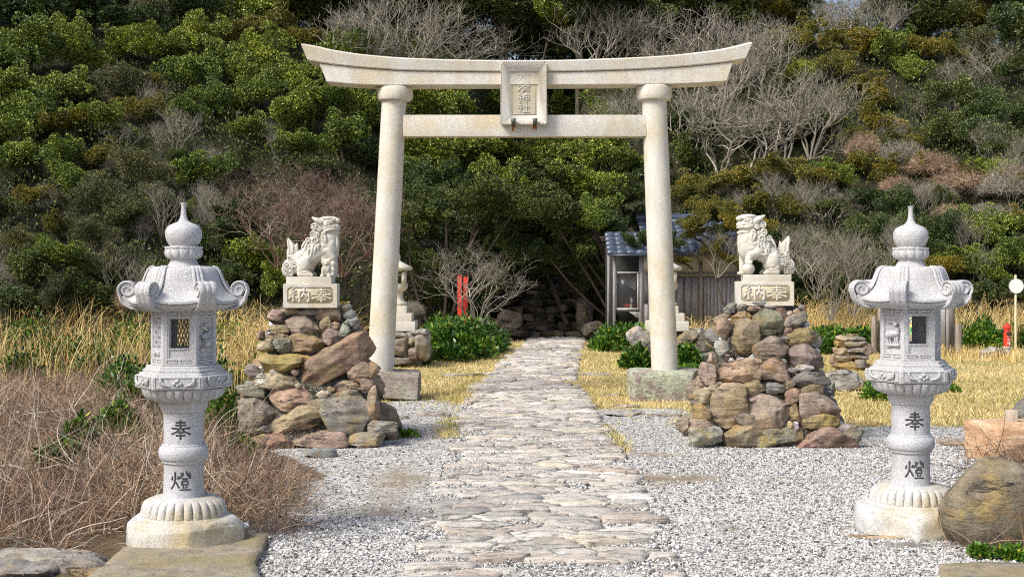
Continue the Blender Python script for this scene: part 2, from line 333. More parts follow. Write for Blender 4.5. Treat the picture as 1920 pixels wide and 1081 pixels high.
# paved path of real flagstones -----------------------------------------------
def clip_poly(P, nx, ny, d):          # keep n.p <= d
    out = []; m = len(P)
    for i in range(m):
        a, b = P[i], P[(i+1) % m]; da = nx*a[0]+ny*a[1]-d; db = nx*b[0]+ny*b[1]-d
        if da <= 0: out.append(a)
        if (da < 0) != (db < 0) and da != db:
            s = da/(da-db); out.append((a[0]+(b[0]-a[0])*s, a[1]+(b[1]-a[1])*s))
    return out
def flagstones(y0, y1, seed, keep=.95):
    rg = random.Random(seed); S = []; y = y0; row = 0
    while y < y1:
        st = rg.choice((rg.uniform(.05, .10), rg.uniform(.1, .2))); c, w = float(pathc(y)), float(pathw(y)); x = c-w-.2+rg.uniform(-.2, .2)
        while x < c+w+.25:
            S.append((x+rg.uniform(-.08, .08), y+rg.uniform(-.05, .05))); x += rg.choice((rg.uniform(.14, .3), rg.uniform(.3, .6), rg.uniform(.5, .9)))
        y += st; row += 1
    S = np.array(S); g = G(); AN = 2.0
    for i, s in enumerate(S):
        c, w = float(pathc(s[1])), float(pathw(s[1])); lw = w-.02+.10*math.sin(s[1]*3.1)*rg.random()
        if s[0] < c-lw or s[0] > c+w: continue
        if rg.random() > keep: continue
        d = S-s; d2 = (d[:, 0])**2+(d[:, 1]*AN)**2; nb = np.argsort(d2)[1:16]
        P = [(s[0]-.5, s[1]-.3), (s[0]+.5, s[1]-.3), (s[0]+.5, s[1]+.3), (s[0]-.5, s[1]+.3)]
        for j in nb:
            q = S[j]; nx, ny = q[0]-s[0], (q[1]-s[1])*AN*AN; ln = math.hypot(nx, ny); mx, my = (q+s)/2
            P = clip_poly(P, nx/ln, ny/ln, (nx*mx+ny*my)/ln-rg.uniform(.001, .012))
            if len(P) < 3: break
        ww = rg.uniform(-.03, .07); P = clip_poly(P, 1, 0, c+w+ww); P = clip_poly(P, -1, 0, -(c-w-ww)) if len(P) > 2 else P
        if len(P) < 3: continue
        # outline: subdivide, round, roughen
        Q = []
        for a in range(len(P)):
            p, q = P[a], P[(a+1) % len(P)]; L = math.hypot(q[0]-p[0], q[1]-p[1]); m = max(1, int(L/.028))
            for b in range(m): Q.append((p[0]+(q[0]-p[0])*b/m, p[1]+(q[1]-p[1])*b/m))
        Q = np.array(Q); n = len(Q)
        if n < 5: continue
        for _ in range(1): Q = (np.roll(Q, 1, 0)+2*Q+np.roll(Q, -1, 0))/4
        Q = Q+np.stack([wn2(Q[:, 0], Q[:, 1], 31, 40, 2), wn2(Q[:, 0], Q[:, 1], 32, 40, 2)], 1)*.009
        cen = Q.mean(0); h = rg.uniform(.014, .036); tx, ty = rg.uniform(-.03, .03), rg.uniform(-.05, .05)
        def top(q, hh, rough=.006): return np.column_stack([q, hh+(q[:, 0]-cen[0])*tx+(q[:, 1]-cen[1])*ty+wn2(q[:, 0], q[:, 1]*3, 33+i % 5, 26, 3)*rough])
        V = [np.column_stack([Q, np.full(n, -.02)]), top(cen+(Q-cen)*1.0, h-.006), top(cen+(Q-cen)*.98, h), top(cen+(Q-cen)*.6, h+.003, .009), top(cen+(Q-cen)*.25, h+.002, .009)]
        a = np.arange(n); b = (a+1) % n
        Fs = [np.stack([r*n+a, r*n+b, (r+1)*n+b, (r+1)*n+a], 1) for r in range(4)]
        g.add(np.concatenate(V), np.concatenate(Fs)); g.F.append(np.array([list(range(g.n-n, g.n))]))
    return g
def m_flag():
    t = NT('pale_layered_flagstone'); ge = t.n('ShaderNodeNewGeometry'); v = t.coord((1.0, 3.5, 8)); v2 = t.coord()
    c = t.ramp(ge.outputs['Random Per Island'], [(0, (.29, .255, .215)), (.2, (.52, .485, .42)), (.4, (.33, .315, .29)), (.6, (.57, .535, .47)), (.75, (.41, .35, .295)), (.9, (.64, .61, .55)), (1, (.50, .43, .32))])
    n = t.noise(v, 7, 9, .7); n2 = t.noise(v2, 5, 7, .7)
    c = t.mix(1., c, t.ramp(n, [(.32, .42), (.48, 1.), (.7, 1.25)]), 'MULTIPLY'); c = t.mix(t.ramp(n2, [(.5, 0.), (.68, .55)]), c, (.40, .335, .275)); c = t.mix(t.ramp(t.noise(t.coord((1, 5, 1)), 3, 10, .8), [(.40, .85), (.455, 0.)]), c, (.13, .115, .10))
    c = t.mix(t.ramp(t.noise(v2, 70, 3, .7), [(.62, 0.), (.72, .7)]), c, (.72, .71, .68)); t.color(c)
    b = t.bump(n, .8, .02); t.bump(n2, .4, .02, b); t.b.inputs['Roughness'].default_value = .85; return t.m
FLAG = m_flag()
g = flagstones(6.2, 19.0, 3, .93); g2 = flagstones(19.6, 31.4, 9, .9); g.addg(g2)
tag(g.build('path', FLAG), 'path paved with pale irregular flagstones', kind='structure')
# gravel: loose stones as real geometry (stuff)
def pebbles(n, xr, yr, seed, smin, smax, maskf, zoff=0.):
    rg = np.random.RandomState(seed); V0, F0 = ico(1)
    y = yr[0]+(yr[1]-yr[0])*rg.rand(n)**1.25; x = rg.uniform(*xr, n); m = rg.rand(n) < maskf(x, y); x, y = x[m], y[m]; n = len(x)
    s = rg.uniform(smin, smax, n)*np.where(rg.rand(n) < .06, 1.7, 1); sc3 = s[:, None]*rg.uniform(.55, 1.15, (n, 3))*np.array([1, 1, .75])
    a = rg.rand(n)*6.28; ca_, sa = np.cos(a), np.sin(a)
    P = V0[None]*(1+.18*rg.randn(n, len(V0), 1))*sc3[:, None]
    tl = rg.uniform(-.6, .6, n)[:, None]; P[:, :, 2] += P[:, :, 0]*tl
    X_ = P[:, :, 0]*ca_[:, None]-P[:, :, 1]*sa[:, None]; Y_ = P[:, :, 0]*sa[:, None]+P[:, :, 1]*ca_[:, None]
    V = np.stack([X_+x[:, None], Y_+y[:, None], P[:, :, 2]+(ground_z(x, y)+s*.25+zoff)[:, None]], -1).reshape(-1, 3)
    Fs = (F0[None]+(np.arange(n)*len(V0))[:, None, None]).reshape(-1, 3); g = G(); g.add(V, Fs); return g
def gmask(x, y):
    m = z_gravel(x, y)*np.where((x > pathc(y)-pathw(y)+.04) & (x < pathc(y)+pathw(y)-.03), .28, 1)
    patch = np.clip(1.0-bald(x, y)*1.15, .05, 1)*np.clip(1.1-.5*np.clip(wn2(x, y, 78, 1.6), 0, 1), .3, 1)
    return m*patch
wmask = lambda x, y: gmask(x, y)*np.clip(np.where(x > 0, 12.6-y, 10.6-y)*.55+wn2(x, y, 55, 1.2)*.35, .04, 1)
g = pebbles(120000, (-2.6, 5.3), (6.6, 14.), 4, .0038, .0098, wmask)
gq = pebbles(70000, (-2.8, 5.8), (6.6, 18), 6, .004, .009, lambda x, y: gmask(x, y)*np.clip((y-9.3)*.4, .18, 1))
tag(gq.build('grey_gravel', GREYPEB), 'finer grey gravel between the mounds and near the gate', 'gravel', kind='stuff')
gravel = tag(g.build('gravel', PEBBLE), 'pale loose gravel around the paved path', 'gravel', kind='stuff')
# small stones fallen in the joints of the paving sit slightly higher
g = pebbles(16000, (-.7, 1.1), (6.6, 18.5), 14, .003, .0085, lambda x, y: np.where((x > pathc(y)-pathw(y)) & (x < pathc(y)+pathw(y)), np.clip(.25+.6*wn2(x, y, 41, 2.5), .04, 1), 0), .024)
g.addg(pebbles(26000, (-.75, 1.15), (6.6, 19), 24, .005, .011, lambda x, y: ((x > pathc(y)-pathw(y)) & (x < pathc(y)+pathw(y)))*.95, .006))
tag(g.build('grit', PEBBLE), 'fine pale grit scattered over the flagstones', 'gravel', kind='stuff')
# lawn blades
def blades(n, xr, yr, seed, hmin, hmax, w, maskf, mat, name, label, lean=.9, segs=2, zf=None, ypow=1.0, cat='grass', droop=.0):
    rg = np.random.RandomState(seed); x = rg.uniform(*xr, n); y = yr[0]+(yr[1]-yr[0])*rg.rand(n)**ypow
    m = rg.rand(n) < maskf(x, y); x, y = x[m], y[m]; n = len(x); h = rg.uniform(hmin, hmax, n)
    a = rg.rand(n)*6.28; ln = rg.uniform(.1, lean, n)*h; dx, dy = np.cos(a)*ln, np.sin(a)*ln; b = a+1.57+rg.uniform(-.5, .5, n)
    wx, wy = np.cos(b)*w*.5, np.sin(b)*w*.5; z0 = (zf(x, y) if zf else ground_z(x, y))-.005
    L = []
    for s in range(segs+1):
        t = s/segs; k = (1-t)*.8+.2 if s < segs else .15
        zz = z0+h*(t-droop*t**3); L += [np.stack([x+dx*t**1.7-wx*k, y+dy*t**1.7-wy*k, zz], -1), np.stack([x+dx*t**1.7+wx*k, y+dy*t**1.7+wy*k, zz], -1)]
    V = np.stack(L, 1).reshape(-1, 3); m_ = 2*(segs+1); base = np.arange(n)*m_
    Fs = np.concatenate([np.stack([base+2*s, base+2*s+1, base+2*s+3, base+2*s+2], 1) for s in range(segs)])
    g = G(); g.add(V, Fs); o = g.build(name, mat); tag(o, label, cat, kind='stuff'); return o
offpath = lambda x, y: np.where((x > pathc(y)-pathw(y)) & (x < pathc(y)+pathw(y)), .07, 1)
blades(150000, (-6, 11), (13.8, 30.5), 2, .018, .06, .012, lambda x, y: z_lawn(x, y)*offpath(x, y), LAWN, 'lawn_grass', 'short dry golden grass on both sides of the path', 1.6, 1, ypow=1.4)

edge = lambda x, y: (np.exp(-((x-(pathc(y)+pathw(y)+.03))/.06)**2)*np.clip(wn2(x, y, 44, 2.5)+.55, 0, 1)+np.exp(-((x-(pathc(y)-pathw(y)-.05))/.12)**2)*np.clip(wn2(x, y, 45, 1.8)+.1, 0, 1)*(y > 13))*np.clip((y-11.2)*1.2, 0, 1)
blades(90000, (-1.2, 1.7), (10.8, 19), 12, .02, .07, .008, edge, LAWN, 'edge_grass', 'dry golden tufts along the edges of the paved path', 1.4, 1)
gq = pebbles(2600, (-2.9, -1.1), (6.9, 8.3), 61, .003, .008, lambda x, y: np.clip(wn2(x, y, 62, 3)+.3, 0, 1), .032)
gq.addg(pebbles(5000, (-2.6, -.9), (7.2, 13), 63, .004, .009, lambda x, y: np.exp(-((x-np.interp(y, [7.2, 8.6, 9.5, 10.5, 12.2], [-1.4, -1.08, -1.25, -1.6, -2.25]))/.22)**2), .0))
tag(gq.build('loose_grit', GREYPEB), 'loose grit strewn over the slab and the brown soil edge', 'gravel', kind='stuff')
# dead leaves blown over the gravel
rg = np.random.RandomState(31); n = 900; x = rg.uniform(-2.3, 5.5, n); y = rg.uniform(7, 19, n); a = rg.rand(n)*6.28; s_ = rg.uniform(.008, .022, n); V = []
for q in range(4): V.append(np.stack([x+np.cos(a+q*1.57)*s_*(1 if q % 2 else .45), y+np.sin(a+q*1.57)*s_*(1 if q % 2 else .45), .012+s_*.4*rg.rand(n)+ground_z(x, y)], -1))
k = np.arange(n)*4; g = G(); g.add(np.stack(V, 1).reshape(-1, 3), np.stack([k, k+1, k+2, k+3], 1))
tag(g.build('leaf_litter', m_island('dead_leaf_litter', [(0, (.10, .06, .03)), (.5, (.26, .17, .08)), (1, (.42, .33, .2))])), 'dead brown leaves blown over the gravel', 'leaves', kind='stuff')
# ================================================================== TORII
STROKES = {
'奉': [[(28,84),(72,84)],[(24,70),(76,70)],[(5,55),(50,53),(96,56)],[(50,98),(50,55)],[(45,54),(34,38),(5,25)],[(55,54),(68,38),(97,24)],[(34,35),(66,35)],[(27,20),(73,20)],[(50,44),(50,0)]],
'燈': [[(12,72),(7,52)],[(42,74),(35,58)],[(25,94),(25,55),(18,28),(4,8)],[(26,48),(44,14)],[(50,86),(66,88),(58,74),(42,60)],[(52,78),(58,72)],[(78,98),(76,84),(98,60)],[(94,90),(84,80)],[(99,78),(90,71)],[(56,60),(84,60)],[(57,49),(83,49),(83,31),(57,31),(57,49)],[(62,25),(66,12)],[(80,25),(75,12)],[(46,5),(97,5)]],
'納': [[(30,97),(12,80),(28,72)],[(38,84),(10,57),(38,60)],[(25,56),(25,4)],[(12,42),(5,22)],[(38,42),(45,25)],[(53,78),(53,2)],[(53,78),(96,78),(96,8),(86,4)],[(74,98),(74,62),(60,34)],[(75,60),(89,36)]],
'大': [[(8,64),(92,66)],[(52,98),(49,62),(32,30),(8,8)],[(52,60),(68,28),(95,6)]],
'湊': [[(8,88),(20,78)],[(4,62),(16,54)],[(6,8),(22,36)],[(36,88),(92,88)],[(38,75),(90,75)],[(30,61),(98,61)],[(64,98),(60,60),(30,38)],[(66,64),(98,40)],[(48,40),(82,40)],[(40,25),(90,25)],[(64,46),(60,24),(38,2)],[(66,24),(94,2)]],
'神': [[(18,96),(27,86)],[(6,74),(38,74),(6,40)],[(24,58),(24,2)],[(28,52),(40,38)],[(52,78),(93,78),(93,32),(52,32),(52,78)],[(52,55),(93,55)],[(72,98),(72,2)]],
'社': [[(18,96),(27,86)],[(6,74),(38,74),(6,40)],[(24,58),(24,2)],[(28,52),(40,38)],[(52,60),(94,60)],[(73,92),(73,10)],[(45,7),(98,7)]],
'消': [[(8,88),(20,78)],[(4,62),(16,54)],[(6,8),(22,36)],[(66,98),(66,74)],[(44,92),(52,78)],[(90,92),(80,78)],[(46,66),(46,2)],[(46,66),(90,66),(90,4)],[(46,48),(90,48)],[(46,30),(90,30)]],
'火': [[(18,72),(10,48)],[(84,74),(68,54)],[(50,96),(48,50),(10,4)],[(52,48),(94,4)]],
'栓': [[(20,98),(20,2)],[(2,72),(38,72)],[(20,66),(4,30)],[(22,60),(36,44)],[(68,98),(40,60)],[(68,96),(98,60)],[(52,56),(86,56)],[(68,56),(68,6)],[(52,32),(86,32)],[(44,5),(96,5)]]}
def glyph(ch, size, w, fn, g, n=6, flare=.35):
    """brush strokes swept as flattened tubes; fn maps (x, y, depth) to space"""
    for k, st in enumerate(STROKES[ch]):
        P = np.array(st, float)-50; L = np.concatenate([[0], np.cumsum(np.linalg.norm(np.diff(P, axis=0), axis=1))]); m = max(5, int(L[-1]/5)); u = np.linspace(0, L[-1], m)
        Q = np.stack([np.interp(u, L, P[:, i]) for i in (0, 1)], 1)
        if len(st) in (3, 4) and st[0] != st[-1]:
            for _ in range(2): Q[1:-1] = (Q[:-2]+2*Q[1:-1]+Q[2:])/4
        T = np.gradient(Q, axis=0); T /= np.linalg.norm(T, axis=1)[:, None]+1e-9; N = np.stack([-T[:, 1], T[:, 0]], 1); f = u/L[-1]; ww = w*(.85+flare*np.abs(2*f-1)**2)*np.where((f < .01) | (f > .99), .55, 1)
        th = np.arange(n)*2*math.pi/n; V = []
        for i in range(m):
            for a in th:
                q = Q[i]+N[i]*ww[i]/2*math.cos(a); V.append(fn(q[0]/100*size, q[1]/100*size, math.sin(a)*(1+k*.03)))
        a = np.arange(n); b = (a+1) % n; F_ = [tuple(x) for x in np.concatenate([np.stack([i*n+a, i*n+b, (i+1)*n+b, (i+1)*n+a], 1) for i in range(m-1)])]
        g.add(V, F_+[tuple(range(n))[::-1], tuple((m-1)*n+a)])
TY = 17.0; TS = F/TY
torii = thing('torii_gate', (PX(981, TY), TY, 0), 'tall cream granite shrine gate standing on two squared base boulders across the path', 'torii')
tox = PX(981, TY)
def tx(px): return PX(px, TY)-tox
def tz(py): return PZ(py, TY)
def column(pb, pt, zb, zt, r0, r1):
    g = G(); n = 14; t_ = np.linspace(0, 1, n); pts = [(tx(pb)+(tx(pt)-tx(pb))*t, 0, zb+(zt-zb)*t) for t in t_]
    tube(g, pts, [(r0+(r1-r0)*t) for t in t_], 56); return autosmooth(g.build('pillar', CREAM, torii))
column(713.3, 739.5, tz(697), tz(176), .163, .150); column(1246.5, 1226, tz(697), tz(174), .163, .150)
for cx, yb, yt in ((741, 190.5, 164.5), (1226, 189.5, 162)):
    g = G(); r = .219; zb, zt = tz(yb), tz(yt)
    prof = [(.155, zb), (.185, zb+.002), (.206, zb+.016), (.216, zb+.042), (r, zb+.075), (r, zt-.02), (r-.006, zt-.006), (r-.015, zt)]
    rings(g, prof, 56, c=(tx(cx), 0)); autosmooth(g.build('capital_ring', CREAM, torii))
TOP = [(570, 87.6), (596, 92), (622, 98.5), (675, 107), (747, 113.3), (828, 116.5), (900, 118), (982, 118.5), (1060, 117.8), (1100, 116.5), (1196, 113), (1268, 108.2), (1341, 99.5), (1372, 93), (1404, 85)]
MID = [(581, 118), (603, 122), (628, 125.5), (675, 130.6), (756, 136.5), (830, 137.6), (900, 138.4), (982, 138.8), (1060, 138.3), (1100, 137.4), (1196, 134.2), (1268, 130), (1336, 123.5), (1369, 119.5), (1393, 115)]
BOT = [(616, 157.5), (640, 160), (662, 162), (708, 164), (757, 164), (830, 163.8), (900, 163.6), (982, 163.5), (1060, 163.3), (1100, 163), (1196, 162.5), (1240, 162), (1300, 160.5), (1330, 159.2), (1358, 156.5)]
def beam(a, b, y0, y1, ridge=0., top_in=0., name='top_beam'):
    A = np.array(a, float); B = np.array(b, float)
    k = np.linspace(0, len(A)-1, 85); A = np.stack([np.interp(k, range(len(A)), A[:, i]) for i in (0, 1)], 1); B = np.stack([np.interp(k, range(len(B)), B[:, i]) for i in (0, 1)], 1)
    for _ in range(3):
        A[1:-1] = (A[:-2]+2*A[1:-1]+A[2:])/4; B[1:-1] = (B[:-2]+2*B[1:-1]+B[2:])/4
    V = []; bv = .012
    for p, q in zip(A, B):
        xt, zt, xb, zb = tx(p[0]), tz(p[1]), tx(q[0]), tz(q[1]); ym = (y0+y1)/2
        V += [(xb, y0+bv, zb), (xb, y0, zb+bv), (xt, y0-top_in, zt-bv), (xt, y0-top_in+bv, zt), (xt, ym, zt+ridge), (xt, y1+top_in-bv, zt), (xt, y1+top_in, zt-bv), (xb, y1, zb+bv), (xb, y1-bv, zb)]
    n = 9; g = G(); Fs = []
    for i in range(len(A)-1):
        for j in range(n): Fs.append((i*n+j, i*n+(j+1) % n, (i+1)*n+(j+1) % n, (i+1)*n+j))
    Fs += [tuple(range(n))[::-1], tuple((len(A)-1)*n+j for j in range(n))]
    g.add(V, Fs); o = g.build(name, CREAM, torii); fixnormals(o.data); return autosmooth(o, 25)
beam(TOP, MID, -.21, .21, .035, .02, 'top_beam')
SH_T = [(603, 122.3)]+[(p[0]*.9+q[0]*.1 if 0 else p[0], p[1]+.35) for p, q in zip(MID[2:-2], BOT[2:-2])]+[(1369, 119.8)]
beam(SH_T, [BOT[0]]+[BOT[i] for i in range(2, 13)]+[BOT[-1]], -.185, .185, 0, 0, 'lintel')
g = G(); bbox_bev(g, tx(764)-.05, tx(1203)+.05, -.10, .10, tz(257), tz(217), .008); autosmooth(g.build('tie_beam', CREAM, torii))
# name plaque: funnel frame leaning forward at the top
def plaque():
    p = bpy.data.objects.new('name_plaque', None); col.objects.link(p); p.parent = torii; p.location = (tx(981.7), -.215, tz(236)); p.rotation_euler = (R(5), 0, 0)
    w, h = .278, .745; iw, ih0, ih1 = .165, .105, .660; d = .085     # half widths; local y towards the back
    g = G()
    O = [(-w*1.0, 0, 0), (w*1.0, 0, 0), (w*.965, 0, h), (-w*.965, 0, h)]; I = [(-iw, d, ih0), (iw, d, ih0), (iw, d, ih1), (-iw, d, ih1)]; B = [(x, .12, z) for x, y, z in O]
    L = [(x*.965, .0, (z-h/2)*.972+h/2) for x, y, z in O]
    V = O+L+I+B; Fs = []
    for i in range(4):
        j = (i+1) % 4; Fs += [(i, j, 4+j, 4+i), (4+i, 4+j, 8+j, 8+i), (12+i, 12+j, j, i)]
    Fs += [(15, 14, 13, 12)]; g.add(V, Fs); o = g.build('frame', CREAM, p); fixnormals(o.data)
    g = G(); g.add([(x*1.0, d-.001, z) for x, y, z in I], [(0, 1, 2, 3)])
    # incised border line as four thin ribs
    for (x0, x1, z0, z1) in ((-.145, .145, .118, .121), (-.145, .145, .642, .645), (-.145, -.142, .121, .642), (.142, .145, .121, .642)):
        g.add(*box(x0, x1, d-.006, d, z0, z1))
    g.build('panel', CREAMD, p)
    g = G()                                                      # notched rim
    for i in range(30):
        z0 = .01+i*(h-.02)/30
        for s in (-1, 1):
            k = 1-.035*z0/h; x = s*w*k; g.add(*box(min(x, x+s*.008), max(x, x+s*.008), -.006, .03, z0, z0+.015))
    for i in range(22):
        x0 = -w*.95+i*(1.9*w)/22
        g.add(*box(x0, x0+.015, -.006, .03, h, h+.008)); g.add(*box(x0, x0+.015, -.006, .03, -.008, 0))
    g.build('notched_rim', CREAM, p)
    g = G(); zz = [.575, .450, .320, .200]
    for ch, z0 in zip('大湊神社', zz):
        glyph(ch, .15 if ch == '大' else .125, 10.5, lambda x, y, q, z0=z0: (x*1.25, d-.001-.010*max(q, -.3), y*.95+z0), g)
    o = g.build('inscription', CREAM, p, True); fixnormals(o.data)
plaque()
for bx in (962.5, 1002.5):
    g = G(); x, z0 = tx(bx), tz(236.5)
    V = [(x-.022, -.27, z0), (x+.022, -.27, z0), (x+.03, -.28, z0+.068), (x-.03, -.28, z0+.068), (x-.022, -.10, z0-.004), (x+.022, -.10, z0-.004), (x+.03, -.255, z0+.068), (x-.03, -.255, z0+.068)]
    g.add(V, BOXF); g.build('bracket', METALG, torii)
    g = G(); rg = random.Random(int(bx)); n = 26
    V = []; 
    for i in range(n):
        a = i/n*6.283; r = (.013+.005*math.sin(3*a+bx))*(1+.3*rg.random()); V.append((x+r*1.6*math.cos(a), -.1012, z0-.010+r*math.sin(a)*(3.2 if math.sin(a) < 0 else .6)))
    g.add(V, [tuple(range(n))]); fo = g.build('rust_streak', RUST, torii)
# squared boulder feet of the gate
def boulder(g, c, dims, seed, box_n=3.2, planes=10, rough=.05, sub=5, rot=(0, 0, 0), strata=.25, squash=1):
    V0, F0 = ico(sub); rg = np.random.RandomState(seed)
    V = V0/((np.abs(V0)**box_n).sum(1)**(1/box_n))[:, None]
    for _ in range(planes):
        nrm = rg.normal(size=3); nrm /= np.linalg.norm(nrm); d = rg.uniform(.66, 1.0); e = V@nrm-d; V = V-np.where(e > 0, e*.97, 0)[:, None]*nrm
    V = V*np.asarray(dims)/2; m = float(np.mean(dims)); nr = V/np.linalg.norm(V, axis=1)[:, None]
    V = V+nr*(wnoise(V, seed, 5/m, 2)*rough*m*.55+wnoise(V, seed+5, 15/m, 3)*rough*m*.38)[:, None]
    st = wnoise(np.stack([V[:, 2]*9/m*2.2, V[:, 0]*1.5/m, V[:, 1]*1.5/m], 1), seed+9, 1.5, 3); V = V+nr*np.array([1, 1, .2])*(st*strata*rough*m*.45)[:, None]
    M = np.array(Matrix.Rotation(rot[2], 3, 'Z')@Matrix.Rotation(rot[1], 3, 'Y')@Matrix.Rotation(rot[0], 3, 'X')); V = V@M.T
    g.add(V+np.asarray(c, float), F0)
def stone(name, c, dims, seed, colr, parent=None, off=(0, 0, 0), mat=None, **kw):
    g = G(); boulder(g, (0, 0, 0), dims, seed, **kw); o = g.build(name, mat or BOULDER, parent, True, (c[0]-off[0], c[1]-off[1], c[2]-off[2])); o.color = colr; return o
zt = tz(697)
s1 = stone('base_stone', (PX(745, 17.0), 17.0, zt/2-.02), (.56, .66, zt+.10), 5, (.21, .20, .19, .55), torii, (tox, TY, 0), box_n=9, planes=5, rough=.022, strata=.5)
s2 = stone('base_stone', (PX(1252, 17.0), 17.05, zt/2-.02), (.94, .72, zt+.11), 8, (.30, .29, .25, 1.), torii, (tox, TY, 0), box_n=9, planes=5, rough=.022, strata=.5)
t = NT('lichen_blotched_stone'); v = t.coord(rand=True); n1 = t.noise(v, 5, 8, .7); n2 = t.noise(t.coord((1, 1, 5)), 5, 8, .7)
c = t.ramp(n1, [(.3, (.13, .105, .09)), (.5, (.27, .225, .195)), (.7, (.40, .35, .31))]); c = t.mix(t.ramp(n2, [(.34, .8), (.42, 0.)]), c, (.06, .05, .045))
oi = t.n('ShaderNodeObjectInfo'); a = t.math('MULTIPLY', t.ramp(t.noise(v, 3.1, 9, .72), [(.46, 0.), (.53, 1.)]), oi.outputs['Alpha']); c = t.mix(a, c, t.ramp(t.noise(v, 40, 4, .7), [(.35, (.24, .27, .18)), (.6, (.46, .49, .37))]))
c = t.mix(t.ramp(t.noise(v, 4.7, 7, .7), [(.60, 0.), (.66, .85)]), c, (.30, .22, .05)); t.color(c); b = t.bump(n2, .9, .03); t.bump(n1, .7, .03, b); t.b.inputs['Roughness'].default_value = .9
for q in (s1, s2): q.data.materials.clear(); q.data.materials.append(t.m)
s1.color = (1, 1, 1, .25); s2.color = (1, 1, 1, 1)
s2['label'] = 'wide base boulder blotched with pale green lichen'

# ================================================================== LANTERNS
def sweep(g, path, lat, w, th_, lobes=3, nrm=None):
    """ribbed band swept along path (Nx3); lat = lateral unit vector; w half width(s); th_ thickness(es)"""
    P = np.asarray(path, float); m = len(P); w = np.broadcast_to(w, (m,)); th_ = np.broadcast_to(th_, (m,))
    T = np.gradient(P, axis=0); T /= np.linalg.norm(T, axis=1)[:, None]+1e-9; N = np.cross(T, lat); k = 5*lobes
    u = np.linspace(-1, 1, k+1); v = .25+.75*np.abs(np.sin(lobes*np.pi*(u+1)/2))**.5; u2 = np.concatenate([u, u[::-1]]); v2 = np.concatenate([v, -v*.6]); n = len(u2)
    V = P[:, None]+np.asarray(lat)[None, None]*(u2[None, :, None]*w[:, None, None])+N[:, None]*(v2[None, :, None]*th_[:, None, None])
    a = np.arange(n); b = (a+1) % n; Fs = np.concatenate([np.stack([i*n+a, (i+1)*n+a, (i+1)*n+b, i*n+b], 1) for i in range(m-1)])
    g.add(V.reshape(-1, 3), Fs); g.add(V[0], [tuple(range(n))]); g.add(V[-1], [tuple(range(n))[::-1]])
def hexf(rot, sharp=1.0):
    def f(th, i):
        a = (th-rot) % (math.pi/3)-math.pi/6; h = math.cos(math.pi/6)/np.cos(a); s = sharp[i] if hasattr(sharp, '__len__') else sharp
        return 1+(h-1)*s
    return f
